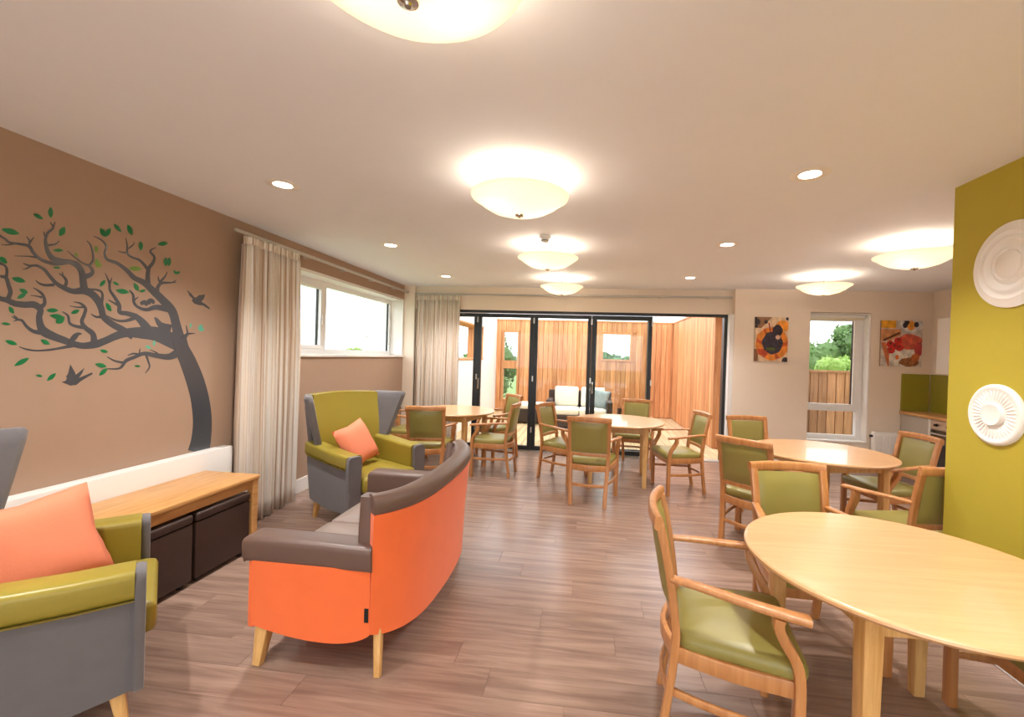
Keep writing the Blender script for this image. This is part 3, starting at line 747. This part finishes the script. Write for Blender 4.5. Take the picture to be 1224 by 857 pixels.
for s in (-1,1):
    sp = [(-.345,s*.665),(-.15,s*.672),(.05,s*.668),(.18,s*.661),(.255,s*.655)]
    sp = spline(sp, 5); sn = normals(sp); sg = 1 if s < 0 else -1
    hm = lambda k: .195-.05*math.sin(math.pi*k)
    wallstrip(sp, sn, [(-sg*.04,hm),(0,hm),(sg*.004,.36),(sg*.012,.515),(-sg*.04,.515)]).build('side_panel', M['orange'], so, True, 50)
    pf = rpoly([(-.118,-.235),(-.05,-.235),(-.045,-.105),(.026,-.110),(.034,.016),(-.122,.016)], .034, 5)
    rings = []
    for x, k, dz in ((-.395,.86,-.008),(-.385,.95,-.002),(-.365,1,0),(-.2,1,0),(0,1,0),(.15,1,-.004),(.265,1,-.004)):
        rings.append([(x, s*(.655+a*(k if a > 0 else 1)), .610+(b*k if b > -.1 else b)+dz) for a, b in pf])
    MB().loft(rings).build('armrest', M['brown'], so, True, 50)
    MB().box(-.375,-.335,min(s*.615,s*.663),max(s*.615,s*.663),.175,.53,.012,2).build('arm_front', M['orange'], so, True)
    # end of the raised back above the arm
    MB().sweep([(.205,s*.585,.55),(.205,s*(.592 if s < 0 else .64),.70),(.205,s*(.595 if s < 0 else .69),.845)], rr(.085,.075,.02,3), up=(1,0,0), scale=[1.1,1,.82]).build('back_end', M['brown'], so, True)
    MB().sweep([(-.31,s*.66,0),(-.30,s*.62,.21)], rr(.055,.055,.006,2), up=(0,1,0), scale=[.7,1.3]).build('leg', M['legwood'], so, True)
    MB().sweep([(.30,s*.648,0),(.275,s*.60,.22)], rr(.034,.034,.005,2), up=(0,1,0), scale=[.85,1.2]).build('leg', M['legwood'], so, True)
    y0, y1 = (-.50,-.006) if s < 0 else (.006,.50)
    pad('seat_cushion', rpoly([(-.37,y0),(.30,y0),(.30,y1),(-.37,y1)], .03, 4), .34, .455, M['seatgrey'], so, .022, .016)
MB().box(-.365,.29,-.55,.55,.19,.34,.012,2).build('base', M['orange'], so, True)
MB().box(.232,.250,-.664,-.655,.26,.325).build('care_tag', M['black'], so)

# ================================================================== CUSHIONS
throw_pillow('throw_cushion', .40, (-2.125,3.855,.680), (R(64),0,math.atan2(-.47,.88)+math.pi/2+.25), M['coral'], 'coral orange cushion leaning in the wing armchair by the window', 'cushion', 'coral cushions', R(13))
throw_pillow('throw_cushion', .43, (-2.265,1.555,.682), (R(66),R(-8),R(58)+.2), M['coral'], 'coral orange cushion on the left foreground armchair', 'cushion', 'coral cushions', 0)

# ================================================================== BENCH, OTTOMANS, RADIATORS
be = thing('wooden_bench', (-2.72,2.56,0), 'long low oak bench table against the white radiator', 'bench')
MB().box(-.235,.24,-.56,.53,.545,.575,.008,2).build('top', M['benchwood'], be, True)
MB().box(.185,.205,-.50,.47,.475,.545).build('rail', M['benchwood'], be)
MB().box(-.205,-.185,-.50,.47,.475,.545).build('rail', M['benchwood'], be)
for sx in (-.20,.205):
    for sy in (-.53,.495): MB().box(sx-.026,sx+.026,sy-.026,sy+.026,0,.545,.004,1).build('leg', M['benchwood'], be)
for k, (y0, y1) in enumerate(((2.07,2.535),(2.555,3.01))):
    ot = thing('leather_ottoman', (-2.70,(y0+y1)/2,0), 'dark chocolate leather cube stool under the oak bench, '+('left one beside the green armchair' if k == 0 else 'right one nearest the curtain'), 'stool', 0, 'cube stools under the bench')
    d = (y1-y0)/2
    MB().box(-.20,.205,-d,d,.03,.40,.012,2).build('body', M['choc'], ot, True)
    MB().box(-.205,.21,-d,d,.402,.462,.018,3).build('lid', M['choc'], ot, True)
    for a in (-.16,.165):
        for b in (-d+.05,d-.05): MB().lathe([(0,0),(.018,0),(.018,.03),(0,.03)],12,(a,b,0)).build('foot', M['darkplastic'], ot)
ra = thing('panel_radiator', (-3.01,2.3,0), 'long white low-surface radiator cover under the tree mural', 'radiator')
MB().box(-.046,.050,-1.25,1.06,.10,.715,.006,2).build('casing', M['white'], ra, True)
MB().box(-.03,.04,.97,1.04,.7152,.7175).build('valve_cap', M['kgrey'], ra)
for k in range(2): MB().box(-.03+.04*k,-.012+.04*k,-1.2,.9,.7152,.7165).build('top_grille', M['plastic'], ra)
r2 = thing('panel_radiator', (4.33,6.91,0), 'small white radiator between the narrow window and kitchen worktop', 'radiator')
MB().box(-.20,.12,-.10,-.03,.12,.60,.008,2).build('panel', M['white'], r2, True)
for k in range(7): MB().box(-.18+.042*k,-.16+.042*k,-.106,-.10,.16,.56,.002,1).build('rib', M['white'], r2)
MB().sweep([(-.2,-.065,.54),(-.235,-.065,.54)], circ(.018,10), up=(0,0,1)).build('valve', M['darkplastic'], r2, True)
MB().box(-.15,.07,-.03,0,.3,.4).build('wall_bracket', M['white'], r2)
cb = thing('wall_box', (XL,6.83,.70), 'small cream control box low on the taupe wall beside the curtain', 'control box')
MB().box(0,.03,-.10,.08,-.06,.06,.006,2).build('box', M['creamplastic'], cb)
MB().box(.03,.033,-.02,.02,-.02,.02).build('dial', M['darkplastic'], cb)

# ================================================================== TREE MURAL (flat vinyl stickers on the wall)
TS = 3.427
def tp(x, y, dx=.0): p = on_x(x/TS, 230+y/TS, XL); return Vector((XL+.0006+dx, p.y, p.z))
br = [
 [(738,625,54),(722,545,44),(704,485,42),(665,440,38),(625,402,34),(590,370,28),(550,350,24),(520,320,20),(480,290,16),(440,275,14),(428,250,12),(435,220,10),(415,195,8),(382,178,3)],
 [(605,385,30),(605,340,22),(610,310,18),(625,290,16),(632,265,12),(615,240,10),(640,225,3)],
 [(605,315,16),(575,280,12),(540,265,10),(522,250,10),(520,215,8),(515,185,3)],[(522,248,9),(500,245,6),(483,240,3)],[(525,230,8),(545,215,6),(550,203,3)],[(432,235,8),(438,215,3)],
 [(645,430,26),(645,392,18),(660,372,14),(690,370,10),(722,368,4)],[(650,385,14),(658,365,12),(675,345,8),(685,325,3)],[(655,368,10),(648,352,6),(650,343,3)],[(705,370,6),(722,358,3)],
 [(745,630,56),(700,605,62),(640,580,58),(580,575,48),(520,575,42),(470,590,36),(430,608,34),(390,622,36),(340,628,30),(300,620,30),(260,605,34),(220,590,38),(180,570,44),(165,545,36),(160,510,30),(165,480,30),(140,460,32),(100,460,30),(60,455,28),(30,442,26),(0,435,22)],
 [(700,560,44),(660,545,30),(640,520,16),(632,512,4)],
 [(30,440,22),(42,410,22),(35,380,20),(25,350,18),(10,345,14),(0,342,10)],[(25,350,16),(28,320,14),(20,300,10),(0,292,10)],
 [(165,470,24),(182,455,18),(178,425,14),(160,405,10),(135,390,3)],[(172,430,10),(150,425,6),(125,422,3)],
 [(185,575,26),(140,570,18),(110,550,14),(90,525,12),(70,520,10),(48,508,3)],[(75,522,10),(64,510,7),(55,503,3)],[(72,522,8),(55,528,3)],
 [(300,626,20),(250,637,12),(200,645,10),(150,648,8),(110,643,8),(78,632,3)],
 [(385,618,34),(380,580,26),(350,555,22),(335,530,18),(345,500,16),(350,475,14),(330,455,10),(300,448,3)],[(342,470,10),(315,470,6),(285,465,3)],[(348,554,18),(310,548,14),(285,535,12),(278,505,10),(255,488,3)],
 [(615,580,48),(585,535,36),(555,508,26),(520,496,22),(490,490,20),(488,462,18),(470,430,14),(450,400,12),(447,370,10),(430,330,3)],[(488,465,12),(465,452,8),(443,440,3)],[(449,375,8),(458,348,3)],
 [(565,505,24),(530,522,16),(495,527,12),(465,520,9),(440,505,3)],
 [(545,590,34),(500,562,32),(460,540,30),(425,510,30),(414,475,30),(402,445,34),(378,418,34),(345,402,36),(300,405,26),(260,390,22),(230,372,18),(205,345,16),(180,315,14),(150,300,12),(120,300,10),(95,290,3)],[(125,302,10),(108,312,6),(92,315,3)],
 [(424,508,16),(395,510,10),(372,498,3)],[(416,455,14),(419,415,10),(400,400,10),(358,395,6)],
 [(262,392,18),(272,365,14),(260,345,10),(240,331,3)],[(259,346,8),(254,324,3)],[(222,378,14),(185,380,12),(160,372,8),(146,360,3)],
 [(345,404,36),(340,365,34),(335,330,30),(320,302,28),(290,286,24),(250,280,22),(215,270,24),(196,245,20),(188,215,18),(186,190,14),(196,165,12),(215,148,10),(225,120,3)],[(219,142,8),(205,122,3)],[(186,190,8),(178,160,3)],[(196,216,10),(225,212,8),(243,198,3)],
 [(348,345,26),(372,336,20),(379,322,16),(365,302,12),(340,290,8),(305,265,6),(275,240,2)],[(362,302,12),(380,280,10),(380,250,8),(370,215,6),(355,198,3)],
 [(275,286,20),(230,292,18),(190,285,16),(160,270,14),(135,245,14),(118,220,14),(85,212,12),(40,205,10),(20,190,10),(0,178,8)],[(62,209,8),(30,215,6),(5,215,3)],[(118,218,10),(118,195,8),(107,180,3)],[(120,207,8),(138,183,3)],[(155,268,10),(120,262,6),(60,260,3)],
 [(745,645,44),(695,672,30),(640,668,22),(590,660,18),(550,675,16),(515,690,16),(490,720,10),(440,722,4)],[(508,698,12),(470,690,8),(438,673,3)],[(572,664,10),(545,660,8),(523,668,3)],[(570,662,6),(573,640,3)],[(597,664,10),(606,690,8),(612,715,6),(595,740,3)],[(652,668,10),(638,655,6),(615,645,3)],
 [(700,482,30),(640,470,24),(600,480,16),(565,470,12),(548,450,12),(545,420,10),(530,400,4)],[(548,442,8),(566,428,3)],
 [(748,605,26),(765,582,14),(780,578,8),(798,578,3)],[(768,577,8),(762,545,3)],
 [(735,600,56),(745,640,58),(768,690,66),(795,760,72),(815,830,74),(826,900,76),(828,960,77),(822,1020,80),(812,1066,86)],
 [(575,456,14),(592,450,22),(604,462,16)],[(606,458,16),(612,444,22),(625,446,18),(628,456,10)],
 [(2,435,22),(-40,425,20),(-90,440,16),(-140,425,12),(-190,440,8),(-235,430,3)],[(-60,430,14),(-85,395,12),(-75,350,10),(-110,310,7),(-150,300,3)],[(-120,432,10),(-150,470,8),(-190,490,3)],
 [(2,292,10),(-40,270,10),(-80,280,8),(-130,255,3)],[(2,178,8),(-40,160,8),(-70,170,6),(-110,140,3)],[(-45,272,8),(-60,240,6),(-95,225,3)],
 [(285,618,16),(302,595,26),(318,580,16),(334,580,3)],
]
mu = thing('tree_mural', tp(780,1060).to_tuple(), 'large charcoal tree sticker with sweeping branches and green leaves on the taupe wall', 'wall sticker')
org = Vector(mu.location); m = MB()
def ribbon(m, pts, dx=0):
    P = spline(pts, 5); L_, R_ = [], []
    for i, (x, y, w) in enumerate(P):
        a = P[max(i-1,0)]; b = P[min(i+1,len(P)-1)]; d = Vector((b[0]-a[0], b[1]-a[1]))
        d = d.normalized() if d.length > 1e-6 else Vector((1,0)); n = Vector((-d.y,d.x))*max(w,2)/2
        L_.append(tp(x+n.x,y+n.y,dx)-org); R_.append(tp(x-n.x,y-n.y,dx)-org)
    rows_ = [[l, r_] for l, r_ in zip(L_, R_)]
    m.loft([[a, b, b-Vector((.0005+dx,0,0)), a-Vector((.0005+dx,0,0))] for a, b in rows_])
for k, b in enumerate(br): ribbon(m, [(x,y,w*(.86 if w < 45 else 1)) for x, y, w in b], .00004*k)
m.build('branches', M['charcoal'], mu)
lv = [(42,160,78,15,24,0),(254,160,44,-62,26,0),(238,237,44,0,14,0),(156,98,46,28,16,0),(207,82,46,88,20,0),(12,277,44,38,22,0),(232,308,32,2,10,0),(76,358,60,15,22,0),(96,404,40,25,18,0),(88,424,44,-28,18,0),(46,482,36,55,18,0),(24,538,38,8,12,0),(214,483,50,0,18,0),
 (232,508,62,8,20,0),(246,522,44,-35,30,0),(308,489,38,-22,16,0),(45,615,54,18,18,0),(185,613,42,27,18,0),(88,694,70,-28,20,0),(160,751,28,10,10,0),(210,756,48,-40,18,0),(425,650,34,15,14,0),(412,708,50,12,18,0),(422,735,46,-42,18,0),(562,711,26,5,9,0),
 (420,164,42,60,20,0),(441,164,42,-60,20,0),(480,145,46,48,16,0),(531,153,48,66,20,0),(576,219,38,88,18,0),(666,210,42,-6,18,0),(678,284,36,88,18,0),(692,284,36,92,16,0),(716,327,22,60,10,0),(727,329,22,-20,12,0),(553,312,54,5,20,1),(393,232,30,85,14,1),(398,290,40,75,20,1),(405,300,24,-20,14,1),(311,255,20,60,12,1),
 (419,372,34,-52,16,0),(474,373,30,28,12,0),(501,405,58,10,20,0),(557,387,38,62,18,0),(583,403,28,-15,12,0),(444,470,42,60,18,0),(606,634,26,20,12,2),(630,617,24,-78,10,2),(780,545,20,-82,9,2),(820,552,26,-60,16,2),(824,562,24,-5,14,2),
 (-60,330,44,40,18,0),(-150,280,50,-20,20,0),(-120,125,46,20,18,0),(-60,205,40,-35,16,0),(-200,465,52,15,20,0),(-250,420,48,-10,18,0),(-110,520,44,25,18,0)]
for k, (x, y, ln, an, wd, c) in enumerate(lv):
    m = MB(); a = R(an); P = []
    n = 8
    for i in range(2*n):
        t = i/n if i <= n else 2-i/n; u = (t-.5)*ln; v = (math.sin(math.pi*t)**.85)*wd/2*(1 if i <= n else -1)
        P.append(tp(x+u*math.cos(a)-v*math.sin(a), y+u*math.sin(a)+v*math.cos(a), .0010+.00003*k)-org)
    m.prism(P, (-.0012,0,0)).build('leaf', M[('leafg','leafl','leaft')[c]], mu)
def bird(pts, ox, oy, sc, label):
    Q = [on_x(ox+x/sc, oy+y/sc, XL) for x, y in pts]; c = sum(Q, Vector())/len(Q); c.x = XL
    o = MB().prism([q-c+Vector((.0014,0,0)) for q in Q], (-.0012,0,0)).build('bird_decal', M['charcoal'], None, False, 40, c.to_tuple())
    tag(o, label, 'wall sticker', 'flying bird stickers')
bird([(705,550),(730,572),(752,598),(765,605),(785,588),(828,582),(820,612),(803,632),(830,648),(862,675),(858,684),(815,658),(785,655),(755,645),(738,625),(745,612),(722,590)],100,250,5.7125,'charcoal flying bird sticker at the right of the tree mural')
bird([(525,690),(560,680),(572,655),(562,645),(580,620),(600,540),(640,610),(645,630),(720,570),(700,615),(672,655),(785,608),(790,622),(690,682),(650,715),(600,720),(565,705)],0,360,7.143,'charcoal flying bird sticker below the mural branches')

# ================================================================== ROSETTES on the lime wall
def rosette(y, z, r_, label, petals):
    t = thing('plaster_rosette', (2.185,y,z), label, 'wall ornament', 0, 'white plaster rosettes')
    if not petals:
        pr = [(0,.030),(.30,.030),(.33,.022),(.37,.030),(.43,.020),(.47,.014),(.56,.030),(.62,.032),(.68,.018),(.73,.014),(.80,.026),(.86,.020),(.93,.016),(1.0,.010),(1.0,.0)]
        MB().lathe([(max(a,.001)*r_,-h) for a, h in pr], 56, axis='x').build('disc', M['rosette'], t, True, 60)
    else:
        pr = [(.84,.018),(.88,.022),(.95,.018),(1.0,.010),(1.0,.0)]
        MB().lathe([(a*r_,-h) for a, h in [(.001,.014)]+pr], 56, axis='x').build('disc', M['rosette'], t, True, 60)
        MB().lathe([(.001,-.030),(.26*r_,-.030),(.34*r_,-.034),(.38*r_,-.026),(.38*r_,-.008)], 40, axis='x').build('centre', M['rosette'], t, True, 60)
        for k in range(36):
            a = 2*math.pi*k/36; m = MB(); rings = []
            for q, wv, h in ((.36,.05,.014),(.5,.07,.021),(.68,.095,.022),(.80,.07,.019),(.85,.02,.012)):
                c = (q*r_*math.cos(a), q*r_*math.sin(a)); n_ = (-math.sin(a)*wv*r_*.9, math.cos(a)*wv*r_*.9)
                rings.append([(-.004,c[0]-n_[0],c[1]-n_[1]),(-h*.8,c[0]-n_[0]*.6,c[1]-n_[1]*.6),(-h,c[0],c[1]),(-h*.8,c[0]+n_[0]*.6,c[1]+n_[1]*.6),(-.004,c[0]+n_[0],c[1]+n_[1])])
            m.loft(rings).build('petal', M['rosette'], t, True, 60)
    return t
rosette(2.545,2.105,.225,'larger ringed white plaster rosette high on the lime green wall',False)
rosette(2.605,1.31,.165,'smaller leafy white plaster rosette low on the lime green wall',True)

# ================================================================== FOOD PICTURES
def picture(x0, x1, y, z0, z1, fn, label, rs):
    t = thing('canvas_picture', ((x0+x1)/2,y,(z0+z1)/2), label, 'picture', 0, 'food pictures')
    w_, h_ = (x1-x0)/2, (z1-z0)/2
    MB().box(-w_,w_,-.022,0,-h_,h_).build('panel', M['canvas'], t)
    nx, ny = 90, 110; bm = bmesh.new(); g = [[bm.verts.new((-w_+2*w_*i/nx,-.0225,-h_+2*h_*j/ny)) for j in range(ny+1)] for i in range(nx+1)]
    for i in range(nx):
        for j in range(ny): bm.faces.new((g[i][j],g[i+1][j],g[i+1][j+1],g[i][j+1]))
    me = bpy.data.meshes.new('print'); bm.to_mesh(me); bm.free(); at = me.color_attributes.new('print','FLOAT_COLOR','POINT'); rnd = random.Random(rs)
    k = 0
    for i in range(nx+1):
        for j in range(ny+1): at.data[k].color = fn(i/nx, 1-j/ny, rnd); k += 1
    me.materials.append(M['printm']); obj('print', me, t)
def el(u, v, cu, cv, ru, rv): return ((u-cu)/ru)**2+((v-cv)/rv)**2
def wob(u, v, s=9): return .08*math.sin(s*u+3*v*s)+.08*math.sin(s*1.7*v-2*u*s)
def pie(u, v, rnd):
    j = rnd.uniform(.78,1.2)*(1+.18*math.sin(23*u+9*v)*math.sin(17*v-11*u)); col = C(150,106,70) if (v < .25 and u+v*1.2 < .5) else C(226,196,160)
    if u < .12 and v > .72: col = C(130,84,52)
    for (a, b, r_) in ((.07,.11,.09),(.33,.11,.055),(.04,.21,.05),(.0,.02,.06),(.97,.03,.05),(.94,.97,.10)):
        if el(u,v,a,b,r_,r_*.75) < 1: col = C(42,34,44)
    e = el(u,v,.53,.60,.50,.37)+.5*wob(u,v)
    if e < 1: col = C(232,140,48) if math.sin(7*math.atan2(v-.6,u-.53)+5*u) > -.72 else C(204,88,40)
    if e < .95 and u < .4 and v > .72 and v < .86: col = C(190,70,40)
    e2 = el(u,v,.82,.20,.20,.13)+wob(u,v)
    if e2 < 1: col = C(244,156,50)
    if el(u,v,.69,.30,.15,.13)+wob(u,v,14) < 1: col = C(34,26,38) if rnd.random() < .8 else C(70,58,84)
    if el(u,v,.54,.58,.31,.25)+.6*wob(u,v,12) < 1: col = C(30,24,36) if rnd.random() < .72 else C(84,76,104)
    if el(u,v,.70,.45,.07,.05) < 1: col = C(230,190,160)
    if el(u,v,.50,.72,.15,.035) < 1: col = C(86,100,34)
    if abs((u-.42)-(v-.15)*.28) < .02 and .13 < v < .34: col = C(160,30,34)
    return tuple(c*j for c in col[:3])+(1,)
def brk(u, v, rnd):
    j = rnd.uniform(.76,1.2)*(1+.2*math.sin(25*u-9*v)*math.sin(19*v+8*u)); col = C(206,196,184)
    if u < .36 and v < .17: col = C(236,168,48)
    if el(u,v,.75,.05,.28,.20) < 1: col = C(228,226,222)
    if el(u,v,.72,.10,.10,.11) < 1: col = C(238,160,60)
    for a, b in ((.58,.10),(.85,.08),(.62,.03)):
        if el(u,v,a,b,.06,.06) < 1: col = C(36,34,48)
    if u < .48 and .19 < v < .45 and v < .50-.5*u*.6+.05: col = C(214,146,96)
    if abs(v-(.46-.42*u)) < .025 and u < .46 and u > .06: col = C(90,52,34)
    if el(u,v,.58,.68,.42,.36) < 1: col = C(230,222,208)
    if el(u,v,.70,.46,.30,.17)+wob(u,v,11) < 1: col = C(224,110,82) if rnd.random() < .6 else C(186,64,56)
    if el(u,v,.92,.62,.10,.16) < 1: col = C(190,70,70)
    for a, b in ((.24,.52),(.42,.44),(.25,.65),(.46,.59),(.34,.56)):
        if el(u,v,a,b,.10,.075) < 1: col = C(206,44,40)
        if el(u,v,a,b-.02,.025,.02) < 1: col = C(44,52,26)
    if el(u,v,.42,.80,.13,.12) < 1: col = C(240,232,218)
    if el(u,v,.41,.80,.045,.05) < 1: col = C(234,120,48)
    if el(u,v,.70,.90,.24,.10)+wob(u,v,15) < 1: col = C(130,74,40) if rnd.random() < .6 else C(190,130,80)
    if el(u,v,.85,.80,.10,.09) < 1: col = C(200,110,60)
    if u < .22 and v > .48 and abs((u-.07)-(v-.5)*.35) < .06: col = C(204,112,66)
    return tuple(c*j for c in col[:3])+(1,)
picture(2.455,2.925,YB,1.575,2.235,pie,'canvas picture of a blueberry tart on the cream wall',3)
picture(4.225,4.775,6.91,1.56,2.225,brk,'canvas picture of a plate with tomatoes and egg above the radiator',4)

# ================================================================== KITCHEN
KX = 4.53
bu = thing('base_cabinet', (4.72,6.62,0), 'pale grey end base cabinet under the oak worktop', 'cabinet', 0)
MB().box(-.17,.19,-.24,.28,.10,.875).build('body', M['kgrey'], bu); MB().box(-.188,-.172,-.235,.275,.11,.87,.002,1).build('door', M['kgrey'], bu)
MB().box(-.12,.18,-.24,.28,0,.10).build('plinth', M['kgrey'], bu)
ov = thing('built_in_oven', (4.72,6.03,0), 'steel and black glass oven built in under the oak worktop', 'oven', 0)
MB().box(-.17,.19,-.345,.345,.0,.875).build('housing', M['kitchen'], ov)
MB().box(-.192,-.172,.305,.345,.0,.875).build('filler_strip', M['kitchen'], ov)
MB().box(-.190,-.172,-.30,.30,.755,.865,.002,1).build('control_panel', M['steel'], ov)
for k in (-.18,0,.20): MB().lathe([(0,-.222),(.016,-.222),(.020,-.19),(0,-.19)],16,(0,k,.81),axis='x').build('knob', M['darkplastic'], ov, True)
dr = MB().box(-.192,-.172,-.30,.30,.20,.745,.002,1).build('oven_door', M['ovenblk'], ov)
MB().sweep([(-.225,-.26,.70),(-.225,.26,.70)], circ(.011,10)).build('handle', M['steel'], dr, True)
MB().box(-.190,-.172,-.30,.30,.06,.19).build('drawer_front', M['kitchen'], ov)
b3 = thing('base_cabinet', (4.72,5.33,0), 'white base cabinet beyond the oven behind the lime green wall', 'cabinet', 0)
MB().box(-.17,.19,-.34,.34,.10,.875).build('body', M['kitchen'], b3); MB().box(-.188,-.172,-.335,.335,.11,.87,.002,1).build('door', M['kitchen'], b3); MB().box(-.12,.18,-.34,.34,0,.10).build('plinth', M['kitchen'], b3)
tag(MB().box(4.515,4.918,4.98,6.905,.876,.915,.004,1).build('worktop', M['worktop']), 'oak kitchen worktop running along the side wall', 'worktop')
tag(MB().box(4.53,4.90,6.897,6.909,.918,1.455).build('glass_splashback', M['splash']), 'olive glass splashback panel on the far wall over the worktop', 'splashback')
tag(MB().box(4.907,4.919,5.0,6.89,.918,1.455).build('glass_splashback', M['splash']), 'olive glass splashback panel on the kitchen side wall', 'splashback')
uc = thing('wall_cabinet', (4.77,5.95,1.475), 'white wall cabinet above the splashback beside the lime green wall', 'cabinet')
MB().box(-.13,.148,-.45,.45,0,.74).build('body', M['kitchen'], uc)
for k in (-1,1): MB().box(-.15,-.132,min(0,k*.448),max(0,k*.448),.003,.737,.002,1).build('door', M['kitchen'], uc)
wt = thing('pedal_bin', (3.52,4.72,0), 'small white rounded object on the floor by the lime green wall edge', 'bin')
MB().lathe([(0,0),(.10,0),(.11,.02),(.115,.20),(.0,.20)],28).build('body', M['plastic'], wt, True)
MB().lathe([(.117,.20),(.118,.215),(.09,.25),(.0,.265)],28).build('lid', M['plastic'], wt, True)

# ================================================================== COURTYARD FURNITURE
rs = thing('rattan_sofa', (-.17,9.85,-.02), 'dark rattan garden sofa with cream cushions on the deck', 'sofa')
MB().box(-.72,.72,-.40,.38,.04,.30,.015,2).build('base', M['rattan'], rs)
MB().box(-.72,.72,.26,.38,.30,.80,.02,2).build('back', M['rattan'], rs)
for s in (-1,1):
    MB().box(s*.72,s*.60,-.40,.26,.30,.62,.02,2).build('arm', M['rattan'], rs)
    pad('seat_cushion', rpoly([(s*.005,-.38),(s*.595,-.38),(s*.595,.25),(s*.005,.25)] if s > 0 else [(-.595,-.38),(-.005,-.38),(-.005,.25),(-.595,.25)], .05,3), .30, .44, M['outcush'], rs, .03, .02)
    o = pad('back_cushion', rpoly([(-.27,-.22),(.27,-.22),(.27,.22),(-.27,.22)], .05,3), 0, .12, M['outcush'], rs, .04, .03)
    o.location = (s*.30,.24,.66); o.rotation_euler = (R(78),0,0)
for x in (-.66,.66):
    for y in (-.34,.32): MB().box(x-.03,x+.03,y-.03,y+.03,0,.04).build('foot', M['rattan'], rs)
throw_pillow('scatter_cushion', .44, (.26,9.86,.62), (R(72),R(8),R(-6)), M['bluegrey'], 'grey-blue patterned scatter cushion on the rattan sofa', 'cushion')
rf = thing('rattan_footstool', (-1.30,10.25,-.02), 'low dark rattan footstool with cream top outside at left of garden sofa', 'stool')
MB().box(-.33,.33,-.32,.32,.03,.34,.015,2).build('base', M['rattan'], rf)
pad('cushion', rpoly([(-.33,-.32),(.33,-.32),(.33,.32),(-.33,.32)], .05,3), .34, .45, M['outcush'], rf, .03, .02)
for x in (-.28,.28):
    for y in (-.27,.27): MB().box(x-.025,x+.025,y-.025,y+.025,0,.03).build('foot', M['rattan'], rf)
rt = thing('rattan_side_table', (.98,10.35,-.02), 'dark rattan side table outside at right of garden sofa', 'table')
MB().box(-.26,.26,-.26,.26,.03,.42,.015,2).build('base', M['rattan'], rt)
MB().box(-.27,.27,-.27,.27,.42,.435,.003,1).build('top', M['ovenblk'], rt)
for x in (-.22,.22):
    for y in (-.22,.22): MB().box(x-.02,x+.02,y-.02,y+.02,0,.03).build('foot', M['rattan'], rt)
